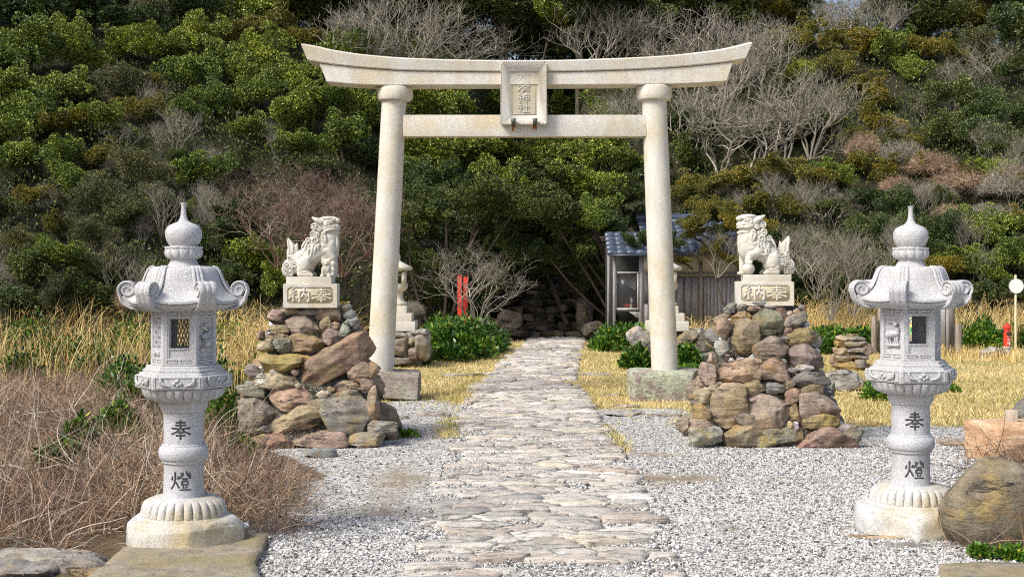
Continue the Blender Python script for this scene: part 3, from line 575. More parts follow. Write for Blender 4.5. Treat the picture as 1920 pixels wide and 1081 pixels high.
def lantern(px, Y, rot, label, relief, char_x, seed, top_py):
    S = 319.0; t = thing('stone_lantern', (PX(px, Y), Y, 0), label, 'stone lantern', 'pair of tall carved granite lanterns')
    zs = lambda y: 1.62-(y-500)/S      # heights measured on the lantern by the twigs
    L = t
    def B(g, name, mat=GRANITE, parent=L, deg=32): o = g.build(name, mat, parent); fixnormals(o.data); return autosmooth(o, deg)
    # rough footing
    g = G(); V0, F0 = ico(5); rg = np.random.RandomState(seed); V = V0.copy()
    a = np.arctan2(V[:, 1], V[:, 0]); rr = np.linalg.norm(V[:, :2], axis=1); V[:, 2] = np.sign(V[:, 2])*np.abs(V[:, 2])**.25
    V[:, :2] = V[:, :2]/np.maximum(rr, 1e-6)[:, None]*(np.minimum(rr*1.35, 1))[:, None]
    f8 = 1-.05*np.abs(np.sin(4*(a+.3+seed)))+.02*np.sin(3*a+seed)
    V = V*np.stack([.372*f8, .372*f8, np.full(len(V), .09)], 1)
    for _ in range(16):
        nr = rg.normal(size=3); nr[2] = abs(nr[2])*.7-.05; nr /= np.linalg.norm(nr); d = rg.uniform(.29, .35)*math.hypot(nr[0], nr[1])+.088*abs(nr[2]); e = V@nr-d; V = V-np.where(e > 0, e*.8, 0)[:, None]*nr
    for q_ in range(26):      # spalled chips round the upper arris and the faces
        a_ = rg.uniform(0, 6.28); el = rg.uniform(-.1, 1.0); nr = np.array([math.cos(a_)*math.cos(el), math.sin(a_)*math.cos(el), math.sin(el)]); top_ = (V@nr).max(); e = V@nr-top_+rg.uniform(.008, .03); V = V-np.where(e > 0, e*.9, 0)[:, None]*nr
    V = V+V0*(wnoise(V, seed, 14, 4)*.010+wnoise(V, seed+2, 55, 3)*.0035)[:, None]; V[:, 2] = np.minimum(V[:, 2], .092); g.add(V+np.array([0, 0, .075]), F0)
    B(g, 'footing', ROUGHGR, deg=50)
    # lotus plinth
    g = G(); pet = lambda th, i: 1+([.01, .02, .02, .03, .085, .10, .11, .10, .05, 0, 0, 0][i])*(np.abs(np.sin(14*th))**.38-.75)
    rings(g, [(.262, .135), (.270, .152), (.264, .163), (.246, .172), (.246, .180), (.240, .205), (.233, .232), (.222, .252), (.204, .264), (.190, .266), (.176, .275), (.13, .276)], 448, pet); B(g, 'lotus_plinth', ROUGHGR)
    # shaft
    g = G(); q = lambda r, y: (r/S, zs(y))
    rings(g, [(30, 948), (45, 948), (46.2, 944), (46, 938), (43.5, 932), (41, 929.5), (38.5, 928), (37.6, 924), (36.8, 900), (36.6, 866), (37.4, 864.2), (40.5, 864), (40.8, 860.5), (42.5, 859.5), (45.2, 855), (46.4, 847), (45.2, 839), (42.2, 834.5), (40.6, 833.5), (40.2, 831), (37.2, 830), (36.8, 826), (36.8, 775), (37.4, 770.2), (40.6, 769.2), (41, 766), (43.5, 762), (45, 754), (45.4, 748), (30, 748)] and [q(*p) for p in [(30, 948), (45, 948), (46.2, 944), (46, 938), (43.5, 932), (41, 929.5), (38.5, 928), (37.6, 924), (36.8, 900), (36.6, 866), (37.4, 864.2), (40.5, 864), (40.8, 860.5), (42.5, 859.5), (45.2, 855), (46.4, 847), (45.2, 839), (42.2, 834.5), (40.6, 833.5), (40.2, 831), (37.2, 830), (36.8, 826), (36.8, 775), (37.4, 770.2), (40.6, 769.2), (41, 766), (43.5, 762), (45, 754), (45.4, 748), (30, 748)]], 64)
    shaft = B(g, 'shaft')
    for ch, y in (('奉', 800), ('燈', 895)):
        g = G(); r = 36.8/S
        def fn(x, y, q): an = x*1.0/r+char_x; rr = r+.0012*(1+max(q, 0)); return (rr*math.sin(an), -rr*math.cos(an), y*.95+zs(yc))
        yc = y; glyph(ch, .124, 9.5, fn, g, 4); g.build('inscription', ENGR, shaft)
    # under-lotus
    g = G(); pf = lambda th, i: 1+([.02, .075, .10, .095, .06, .02, 0][i])*(np.abs(np.sin(14*th))**.4-.75)
    rings(g, [(54/S, zs(749)), (61/S, zs(747)), (68/S, zs(743)), (73/S, zs(736)), (75.5/S, zs(729)), (77/S, zs(726)), (70/S, zs(724))], 392, pf); B(g, 'lotus_bowl')
    # hexagonal platform with carved band
    g = G(); hx = hexf(rot)
    rings(g, [(82, 725), (90, 723.5), (90, 721.5), (92, 720), (92.5, 716), (92.5, 706), (92, 702), (90, 700.5), (84, 699.5), (83, 696.5), (76, 695), (76, 690), (71, 688.5), (70, 684), (66, 682.6), (40, 682)] and [(r/S, zs(y)) for r, y in [(82, 725), (90, 723.5), (90, 721.5), (90.5, 720), (90.5, 716), (90.5, 706), (90.5, 702), (89, 700.5), (83, 699.5), (82, 696.5), (76, 695), (76, 690), (71, 688.5), (70, 684), (66, 682.6), (40, 682)]], 120, hx)
    plat = B(g, 'platform', deg=18)
    ap = 90.5/S*math.cos(math.pi/6)
    def onface(k, u, v, w, apo=ap):       # face k: centre angle rot+60k+30deg ; u across, v height, w outward
        an = rot+math.pi/3*k+math.pi/6; nx, ny = math.cos(an), math.sin(an); tx_, ty_ = -ny, nx
        return (nx*(apo+w)+tx_*u, ny*(apo+w)+ty_*u, v)
    g = G(); zc = zs(711)
    for k in range(6):
        for s in (-1, 1):
            for j in range(5):
                a0 = R(15+j*36); cx = s*.088; pts = []
                for q_ in range(7):
                    f = q_/6; pts.append(onface(k, cx+s*(-.045+.05*f)*1.0*math.cos(a0*.5)+s*.012*math.sin(f*3), zc-.024+.05*f*math.sin(.35+a0*.42)+.004, .003+.008*math.sin(f*3.1)))
                tube(g, pts, .0065, 6)
        for (du, dv, rr) in ((0, .010, .013), (-.018, -.006, .012), (.018, -.006, .012), (0, -.016, .010)): ell(g, onface(k, du, zc+dv, .002), (rr,)*3, 2)
        for u0, u1, v0, v1 in ((-.128, .128, -.031, -.027), (-.128, .128, .027, .031), (-.128, -.124, -.027, .027), (.124, .128, -.027, .027)):
            V = [onface(k, u, zc+v, w) for v in (v0, v1) for u, w in ((u0, -.002), (u1, -.002), (u1, .004), (u0, .004))]; g.add(V, BOXF)
    B(g, 'carved_band', parent=plat)
    # light chamber: six mitred walls
    RV = 60.5/S; apb = RV*math.cos(math.pi/6); hw = RV/2; z0, z1 = zs(682), zs(580); ch = bpy.data.objects.new('light_chamber', None); col.objects.link(ch); ch.parent = t
    def piece(g, k, u0, u1, v0, v1, w0, w1):
        V = [];
        for v in (v0, v1):
            for u, w in ((u0, w1), (u1, w1), (u1, w0), (u0, w0)):
                V.append(onface(k, u*(apb+w)/apb, v, w, apb))
        g.add(V, BOXF)
    Hh = z1-z0; T = -.034
    for k in range(6):
        g = G(); m = .016; zb0, zb1 = z0+.030, z0+.048; zt0, zt1 = z1-.040, z1-.022   # bands of small sunk panels
        piece(g, k, -hw, hw, z0, z0+.012, T, 0); piece(g, k, -hw, hw, z1-.010, z1, T, 0)
        # small recess rows
        for (a0, a1) in ((z0+.012, z0+.032), (z1-.032, z1-.010)):
            piece(g, k, -hw, hw, a0, a1, T, -.009)
            for (u0, u1) in ((-hw, -hw+.022), (-.008, .008), (hw-.022, hw)): piece(g, k, u0, u1, a0, a1, -.0085, 0)
            for (u0, u1) in ((-hw+.026, -.012), (.012, hw-.026)): piece(g, k, u0, u1, a0+.004, a1-.004, -.0085, -.0015)
        lo, hi = z0+.032, z1-.032; mode = relief['faces'][k]
        piece(g, k, -hw, hw, lo, lo+.008, T, 0); piece(g, k, -hw, hw, hi-.010, hi, T, 0)
        piece(g, k, -hw, -hw+.026, lo+.008, hi-.010, T, 0); piece(g, k, hw-.026, hw, lo+.008, hi-.010, T, 0)
        b0, b1 = lo+.008, hi-.010; uu = hw-.026
        if mode in ('open', 'lattice'):
            sill = b0+(.055 if mode == 'open' else .060)
            piece(g, k, -uu, uu, b0, sill, T, -.010 if mode == 'open' else -.004)
            if mode == 'open':
                for u0, u1, v0, v1 in ((-uu, -uu+.007, b0, b1), (uu-.007, uu, b0, b1), (-uu+.007, uu-.007, b1-.007, b1), (-uu+.007, uu-.007, b0, b0+.006), (-uu+.007, uu-.007, sill-.001, sill+.006)): piece(g, k, u0, u1, v0, v1, T*.8, -.003)
            else:
                for j in range(-4, 5):
                    for s in (-1, 1):
                        ua, ub = j*.019-s*.03, j*.019+s*.03; ua, ub = max(-uu, min(uu, ua)), max(-uu, min(uu, ub))
                        if abs(ua-ub) < .01: continue
                        va = sill+(b1-sill)*((ua-(j*.019-s*.03))/(s*.06)); vb = sill+(b1-sill)*((ub-(j*.019-s*.03))/(s*.06))
                        tube(g, [onface(k, ua, va, -.012, apb), onface(k, ub, vb, -.012, apb)], .0032, 4)
                for j in range(5): ell(g, onface(k, (j-2)*.013, b0+.025+.008*(2-abs(j-2)), .0, apb), (.011, .011, .017), 2)
        else:
            piece(g, k, -uu, uu, b0, b1, T, -.016)
            zc = (b0+b1)/2; O = lambda u, v, w=-.005: onface(k, u*1.35, zc+v*1.12, w, apb); tb = lambda g_, p, r, n: tube(g_, p, np.array(r)*1.4, n); el = lambda g_, c, r, s: ell(g_, c, np.array(r)*1.3, s)
            if mode == 'deer':
                el(g, O(0, .0), (.022, .022, .020), 3); el(g, O(.02, .004), (.019, .019, .018), 3); el(g, O(-.018, -.003), (.02, .02, .02), 3)
                tb(g, [O(.022, .01), O(.034, .032), O(.026, .05)], [.013, .010, .008], 8); el(g, O(.018, .054), (.013, .013, .008), 2)
                for a_ in (-.026, -.012, .018, .03): tb(g, [O(a_, -.01), O(a_-.004, -.034), O(a_+.002, -.058)], [.008, .005, .004], 6)
                for a_ in (-1, 1): tb(g, [O(.024, .058), O(.0+a_*.012, .068), O(-.022, .064+a_*.006), O(-.034, .070+a_*.006)], [.004, .004, .003, .002], 5)
                tb(g, [O(-.04, -.06), O(.04, -.062)], .006, 5); tb(g, [O(-.04, -.068), O(-.01, -.066)], .005, 5)
            else:
                tb(g, [O(-.022, .055), O(-.006, .05), O(.006, .035), O(-.004, .014), O(-.018, -.004), O(-.012, -.026), O(.01, -.03), O(.028, -.014), O(.034, .012)], [.006, .007, .008, .012, .017, .019, .017, .012, .004], 8)
                for a_ in range(4): tb(g, [O(.0, -.01+a_*.006), O(.022, .0+a_*.009), O(.038, .012+a_*.012)], [.005, .005, .002], 5)
                tb(g, [O(-.022, .055), O(-.036, .060)], [.005, .001], 5); tb(g, [O(-.01, .07), O(.02, .066), O(.03, .06)], .004, 5)
                for a_ in (-.012, .004): tb(g, [O(a_, -.035), O(a_-.006, -.055), O(a_-.018, -.062)], .0035, 5)
                tb(g, [O(-.036, -.064), O(.034, -.058)], .006, 5)
        B(g, 'wall_panel', parent=ch, deg=25)
    # roof
    g = G(); RP = [(48, 499, .0), (57, 500, .05), (63, 504, .12), (67.5, 512, .2), (71.5, 523, .32), (77, 536, .5), (85.5, 547.5, .75), (95, 555, 1), (106, 561.5, 1), (108.5, 563.5, 1), (108.5, 567.5, 1), (107, 568.3, 1), (103, 568.6, 1), (103, 570.4, 1), (105.5, 571, 1), (99, 576, 1), (80, 580, 1), (58, 581.5, 1), (30, 581.5, 1)]
    def rf(th, i):
        a = (th-rot) % (math.pi/3)-math.pi/6; s = RP[i][2]; h = math.cos(math.pi/6)/np.cos(a); up = 1+(h-1)*s*1.0
        if i <= 6: up = up*(1-.05*(np.abs(np.abs(a)/(math.pi/6))**4)*(1-s))
        return up
    n = 240; th = np.arange(n)*2*math.pi/n; V = []
    for i, (r, y, s) in enumerate(RP):
        m = rf(th, i); a = (th-rot) % (math.pi/3)-math.pi/6; lift = (np.abs(a)/(math.pi/6))**2.2*(.022 if 7 <= i <= 14 else .010 if i in (6, 15) else 0)
        V.append(np.stack([r/S*m*np.cos(th), r/S*m*np.sin(th), zs(y)+lift], 1))
    a = np.arange(n); b = (a+1) % n; g.add(np.concatenate(V), np.concatenate([np.stack([i*n+a, (i+1)*n+a, (i+1)*n+b, i*n+b], 1) for i in range(len(RP)-1)]))
    g.add(V[0], [tuple(range(n))]); g.add(V[-1], [tuple(range(n))[::-1]])
    roof = B(g, 'roof', deg=30)
    for k in range(6):
        an = rot+math.pi/3*k; ex = np.array([math.cos(an), math.sin(an), 0]); lat = np.array([-math.sin(an), math.cos(an), 0]); W = lambda r, y: ex*r/S+np.array([0, 0, zs(y)])
        g = G(); pr = [(54, 499.5), (60, 501.5), (64.5, 506), (68, 514), (72, 525), (78, 537), (86, 547), (94, 553)]
        sweep(g, [W(*p) for p in pr], lat, np.linspace(8.5, 13.5, len(pr))/S, 2.8/S)
        path = [(72, 581), (84, 579.5), (96, 577), (107, 571), (114, 562)]
        cx, cy = 102, 542.5
        for j in range(46):
            f = j/45; aa = R(40)-f*R(600); rr = 15.8*(1-f)**.85+2.0; path.append((cx+rr*math.cos(aa), cy+rr*math.sin(aa)))
        m = len(path); wd = np.interp(range(m), [0, 4, 12, m-1], [13, 16, 16.5, 15])/S; sweep(g, [W(*p) for p in path], lat, wd, np.interp(range(m), [0, 5, m-1], [3, 3.6, 2.0])/S)
        # core of the scroll
        V = []; n2 = 20
        for s in (-1, 1):
            V += [W(cx+12*math.cos(q_*6.283/n2), cy+12*math.sin(q_*6.283/n2))+lat*s*13.0/S for q_ in range(n2)]
        g.add(V, [tuple(range(n2)), tuple(range(n2, 2*n2))[::-1]]+[(q_, (q_+1) % n2, n2+(q_+1) % n2, n2+q_) for q_ in range(n2)])
        V = [];       # wedge between scroll and roof edge
        for s in (-1, 1): V += [W(*p)+lat*s*12.5/S for p in ((84, 552), (96, 548), (114, 556), (108, 568), (92, 574))]
        g.add(V, [(0, 1, 2, 3, 4), (9, 8, 7, 6, 5)]+[(q_, (q_+1) % 5, 5+(q_+1) % 5, 5+q_) for q_ in range(5)])
        B(g, 'corner_scroll', parent=roof)
    # finial
    g = G(); lf = lambda th, i: 1+([0]*5+[.07, .09, .09, .05, .02, .05, .03, 0]+[0]*30)[i]*(np.abs(np.sin(6*th))**.5-.5)
    FP = [(28, 500.5), (29.5, 499), (27.5, 495), (24.5, 490), (24, 486), (27, 484.5), (31, 482), (33.5, 477), (34.3, 471), (33.4, 467), (34.6, 464.5), (34.2, 462), (26, 461.5), (25.5, 460.5), (28.5, 457), (31.5, 451), (33.6, 444), (34, 438), (33, 431), (29.5, 425), (24, 421), (17, 418.2), (12, 416), (9, 413), (7, 409), (5.6, 404), (4.6, 396), (4.2, 388), (5.2, 383), (6.2, 380.5), (5.2, 380)]
    rings(g, [(r/S, zs(y)) for r, y in FP], 144, lf); B(g, 'finial')
    return t
lantern(344.5, 8.15, R(5), 'tall pale granite lantern beside the dry twigs, a bird carved on its chamber', {'faces': ['bird', 'lattice', 'deer', 'lattice', 'open', 'bird']}, R(4), 3, 380)
lantern(1707.5, 8.60, R(2), 'tall pale granite lantern beside the brown boulder, a deer carved on its chamber', {'faces': ['bird', 'open', 'lattice', 'deer', 'open', 'lattice']}, R(-4), 7, 383)

# ================================================================== GUARDIAN LIONS
def lion(px, Y, base_py, mirror, label, variant, rest):
    """built in photo-zoom units (968 per metre) facing +X, then fused by a voxel remesh into one carved body"""
    K = 1/968.0; g = G(); X0, Z0 = 395, 680
    P = lambda x, y, d=0: ((x-X0)*K, -d*K, (Z0-y)*K)
    E = lambda x, y, d, rx, rz, ry, sub=3, M=None: ell(g, P(x, y, d), (rx*K, ry*K, rz*K), sub, M)
    C = lambda a, b, ra, rb, n=12: capsule(g, P(*a), P(*b), ra*K, rb*K, n)
    def chain(pts, rad, n=8):
        pts = np.array([P(*p) for p in pts]); k = np.linspace(0, len(pts)-1, 5*len(pts)); pp = np.stack([np.interp(k, range(len(pts)), pts[:, i]) for i in range(3)], 1)
        for _ in range(6): pp[1:-1] = (pp[:-2]+2*pp[1:-1]+pp[2:])/4
        tube(g, pp, np.interp(k, range(len(pts)), rad)*K, n)
    def spiral(x, y, d, r, turns=1.6, hand=1, th0=0., tilt=0.):
        s = 1 if d > 0 else -1; pts = []; rad = []
        for j in range(26):
            f = j/25; a = th0+hand*f*turns*6.283; rr = r*(1-.85*f); pts.append((x+rr*math.cos(a), y+rr*math.sin(a), d+s*(4+r*.35*f))); rad.append(r*.23*(1-.45*f))
        tube(g, [P(*p) for p in pts], np.array(rad)*K, 7)
    # torso and neck
    E(560, 425, 0, 92, 128, 92, 4); E(548, 345, 0, 92, 90, 86, 4); C((545, 400, 0), (330, 520, 0), 96, 92); C((470, 360, 0), (420, 420, 0), 92, 92); E(325, 570, 0, 100, 98, 92, 4)
    E(590, 440, 0, 62, 90, 70); E(525, 495, 0, 80, 55, 75)
    # head
    op = variant == 'open'
    E(548, 228, 0, 92, 82, 82, 4); E(500, 200, 0, 70, 60, 84, 4); E(560, 160, 0, 96, 32, 78); E(625, 225, 0, 40, 34, 58); E(606, 252, 0, 50, 22, 60)
    for s in (-1, 1):
        E(590, 165, s*42, 34, 20, 34); E(640, 170, s*26, 24, 22, 26); E(552, 150, s*60, 50, 18, 24)
        E(572, 196, s*68, 17, 13, 16); E(545, 205, s*74, 20, 26, 14); E(632, 226, s*34, 16, 15, 22); E(612, 222, s*50, 18, 16, 22)
        chain([(535, 180, s*76), (570, 178, s*80), (605, 190, s*66)], [7, 9, 7])
        chain([(655, 250, s*20), (625, 245, s*56), (580, 252, s*74), (548, 240 if op else 262, s*80), (530, 228 if op else 268, s*80)], [9, 10, 10, 9, 6])
        ear = [(500, 190, s*72), (460, 168, s*86), (420, 142, s*84)]; chain(ear, [26, 22, 7]); chain([(490, 160, s*84), (455, 150, s*92), (420, 140, s*86)], [10, 9, 4])
        # mane curls
        for x, y, d, r in ((437, 222, 70, 34), (432, 292, 80, 36), (455, 352, 86, 42), (383, 346, 78, 28), (488, 248, 86, 22), (524, 292, 86, 26), (470, 296, 90, 22), (395, 405, 86, 22)):
            E(x, y, s*d*.86, r*.95, r*.95, r*.55); spiral(x, y, s*(d*.86+r*.42), r*.95, 1.7, s, .6)
        for a in ([(435, 378, 92), (425, 430, 92), (412, 480, 88), (400, 515, 84)], [(465, 390, 96), (452, 430, 98), (440, 468, 96)], [(400, 420, 92), (385, 455, 92), (398, 500, 86)], [(490, 380, 96), (478, 410, 98), (480, 440, 96)],
                  [(505, 310, 90), (520, 350, 92), (545, 390, 90)], [(360, 360, 84), (335, 400, 88), (320, 440, 90)], [(540, 310, 88), (545, 350, 90), (548, 385, 88)]):
            chain([(x, y, s*d) for x, y, d in a], [12, 15, 12, 4][:len(a)] if len(a) == 4 else [13, 12, 4])
        # beard strands
        for bx in (575, 597, 618, 638):
            chain([(bx-8, 292, s*(58-(bx-575)*.5)), (bx, 345, s*(56-(bx-575)*.5)), (bx+4, 395, s*48), (bx-2, 440, s*42)], [12, 13, 10, 4])
        # chest muscles
        E(590, 380, s*40, 42, 60, 44); E(545, 440, s*70, 45, 35, 30); E(520, 400, s*78, 32, 30, 20)
        # haunch and hind leg
        E(345, 562, s*74, 62, 82, 44, 4); E(320, 610, s*78, 40, 45, 34); E(372, 520, s*76, 36, 36, 32); E(352, 590, s*96, 26, 28, 22)
        C((310, 652, s*84), (405, 656, s*84), 27, 24); 
        for q in range(3): E(418, 662, s*(68+q*16), 16, 14, 9)
        spiral(262, 565, s*74, 38, 1.7, s, 2.); E(262, 565, s*58, 34, 34, 26); chain([(300, 640, s*100), (340, 630, s*104), (385, 632, s*100), (410, 636, s*96)], [7, 9, 9, 6])
        chain([(300, 470, s*80), (330, 480, s*86), (290, 510, s*86)], [5, 10, 8])
        spiral(228, 640, s*56, 26, 1.5, s, 1.)
    E(612, 300 if op else 276, 0, 48, 17, 50); E(596, 290 if op else 286, 0, 52, 20, 56)
    E(600, 315, 0, 45, 30, 50)
    if op:
        for s in (-1, 1): chain([(650, 292, s*12), (630, 292, s*48), (590, 296, s*66), (556, 286, s*74)], [8, 9, 8, 6])
    # tail
    C((240, 570, 0), (215, 620, 0), 62, 50); E(185, 600, 0, 48, 82, 50, 4)
    for s in (-1, 1):
        spiral(190, 580, s*46, 48, 2.1, s, -.6); spiral(215, 515, s*38, 34, 1.7, -s, 1.)
        for a in range(4): chain([(150+a*9, 560+a*6, s*(30+a*4)), (140+a*10, 610, s*(34+a*4)), (150+a*12, 655, s*(30+a*4)), (175+a*11, 680-a*3, s*(24+a*3))], [7, 9, 8, 4])
        chain([(250, 480, s*40), (290, 500, s*60), (320, 475, s*74)], [12, 14, 5]); chain([(225, 500, s*36), (265, 520, s*56), (300, 510, s*70)], [10, 12, 5])
    chain([(235, 540, 0), (215, 460, 0), (225, 410, 0), (205, 370, 0), (188, 325, 0)], [52, 46, 38, 24, 5]); chain([(250, 500, 0), (255, 430, 0), (262, 395, 0), (272, 372, 0)], [40, 28, 16, 4])
    for s in (-1, 1):
        chain([(205, 470, s*40), (200, 410, s*34), (185, 360, s*18), (186, 330, s*4)], [10, 10, 9, 4]); chain([(235, 460, s*38), (235, 410, s*34), (222, 370, s*22)], [9, 9, 4])
    # front legs
    C((585, 460, -52), (598, 560, -56), 44, 32); C((598, 560, -56), (598, 640, -56), 32, 30); E(600, 662, -56, 38, 20, 34)
    for q in range(3): E(628, 665, -56-16+q*16, 16, 14, 9)
    if variant == 'cub':
        C((560, 440, 56), (600, 505, 60), 46, 36); E(598, 515, 60, 34, 22, 34)
        E(556, 615, 62, 46, 62, 42, 4); E(548, 552, 66, 44, 38, 40, 4); E(520, 548, 84, 18, 14, 16)
        for s in (-1, 1): E(548+s*30, 525, 76, 13, 16, 12); E(540+s*12, 545, 102, 8, 7, 7); C((548+s*28, 600, 84), (545+s*30, 655, 88), 15, 12); E(545+s*32, 668, 92, 20, 14, 18)
        E(545, 562, 104, 16, 11, 12)
        for q in range(5): chain([(522+q*13, 580, 100), (524+q*12, 605, 104), (530+q*9, 630, 102)], [6, 7, 4])
        E(610, 560, 66, 26, 34, 30); E(604, 655, 66, 22, 24, 26); E(610, 610, 64, 20, 40, 26)
    else:
        C((480, 470, 62), (545, 495, 66), 52, 42); C((545, 495, 66), (568, 545, 66), 38, 34); E(566, 560, 66, 40, 24, 36)
        for q in range(4): E(586-q*12, 568, 86-q*2+q*6, 12, 18, 12)
        chain([(405, 440, 96), (420, 470, 104), (398, 500, 100)], [4, 12, 8]); chain([(400, 490, 98), (430, 500, 104), (470, 490, 104)], [5, 9, 5])
    g.F = [f for f in g.F]; me = g.mesh('lion_raw'); o = bpy.data.objects.new('tmp', me); col.objects.link(o)
    md = o.modifiers.new('r', 'REMESH'); md.mode = 'VOXEL'; md.voxel_size = .0034; md.use_smooth_shade = True
    sm = o.modifiers.new('s', 'SMOOTH'); sm.iterations = 1; sm.factor = .35
    bpy.context.view_layer.update(); m2 = bpy.data.meshes.new_from_object(o.evaluated_get(bpy.context.evaluated_depsgraph_get()))
    bpy.data.objects.remove(o); bpy.data.meshes.remove(me); m2.name = 'lion_body'
    m2.materials.clear(); m2.materials.append(LIONST); m2.polygons.foreach_set('use_smooth', np.ones(len(m2.polygons), bool))
    sx = -1 if mirror else 1
    if mirror:
        V = np.zeros(len(m2.vertices)*3, np.float32); m2.vertices.foreach_get('co', V); V[::3] *= -1; m2.vertices.foreach_set('co', V); m2.flip_normals()
    s = Y/13.2*1.0; zb = PZ(base_py, Y)
    t = thing('lion_statue', (px, Y, zb), label, 'lion statue', 'pair of carved guardian lions')
    hp = rest[0]; g = G(); bbox_bev(g, -.21, .21, -.15, .15, 0, hp, .006); autosmooth(g.build('plinth', LIONST, t))
    b = link('lion_body', m2, t, (0, 0, hp-.004)); b.rotation_euler = (0, 0, R(-2)*sx)
    if variant != 'cub':
        g = G(); ell(g, (0, 0, 0), (.057, .057, .057), 5); ox, oy = (567-X0)*K*sx, -66*K; c, s_ = math.cos(R(-2)*sx), math.sin(R(-2)*sx)
        g.build('ball', LIONST, t, True, (ox*c-oy*s_, ox*s_+oy*c, hp+.054))
    return t
def pedestal(px0, px1, Y, top_py, bot_py, rz, label):
    xc = (PX(px0, Y)+PX(px1, Y))/2; w = PX(px1, Y)-PX(px0, Y); z0, z1 = PZ(bot_py, Y), PZ(top_py, Y); h = z1-z0; d = .42
    t = thing('inscribed_pedestal', (xc, Y+d/2, z0), label, 'pedestal', 'inscribed pedestals under the lions', rz=rz)
    g = G(); b = .008; y0 = -d/2
    # block with a sunk front panel (chamfered corners)
    bbox_bev(g, -w/2, w/2, y0+.010, d/2, 0, h, .006)
    def fr(x0, x1, z0_, z1_): g.add(*box(x0, x1, y0, y0+.0098, z0_, z1_))
    m = .040; fr(-w/2+.002, w/2-.002, .002, m); fr(-w/2+.002, w/2-.002, h-m*.75, h-.002); fr(-w/2+.002, -w/2+m, m, h-m*.75); fr(w/2-m, w/2-.002, m, h-m*.75)
    for sx in (-1, 1):
        for zz, s in ((m, 1), (h-m*.75, -1)):
            xx = sx*(w/2-m); V = [(xx, y0, zz), (xx-sx*.02, y0, zz), (xx, y0, zz+s*.02), (xx, y0+.0098, zz), (xx-sx*.02, y0+.0098, zz), (xx, y0+.0098, zz+s*.02)]; g.add(V, [(0, 1, 2), (5, 4, 3), (0, 3, 4, 1), (1, 4, 5, 2), (2, 5, 3, 0)])
    o = g.build('block', CREAM, t); fixnormals(o.data); autosmooth(o)
    g = G(); g.add(*box(-w/2+m+.001, w/2-m-.001, y0+.0075, y0+.0095, m+.001, h-m*.75-.001)); g.build('sunk_panel', CREAMD, t)
    for ch, sx in (('納', -1), ('奉', 1)):
        g = G(); glyph(ch, .145, 13, lambda x, y, q: (x*1.38+sx*.104, y0+.0085-.010*max(q, -.2), y*.95+h*.53), g); o = g.build('raised_character', CREAM, t, True); fixnormals(o.data)
    return t
LY = 13.0
pedA = pedestal(528, 629, LY-.2, 532, 577, R(4), 'cream stone block with two raised characters under the lion with the cub')
pedB = pedestal(1387, 1493, LY-.2, 528, 573, R(-6), 'cream stone block with two raised characters under the lion with the ball')
lionA = lion(PX(583, LY), LY, 532, False, 'white carved guardian lion with closed mouth resting a paw on its cub', 'cub', (.068,))
lionB = lion(PX(1436, LY), LY, 528, True, 'white carved guardian lion with open mouth resting a paw on a ball', 'open', (.068,))
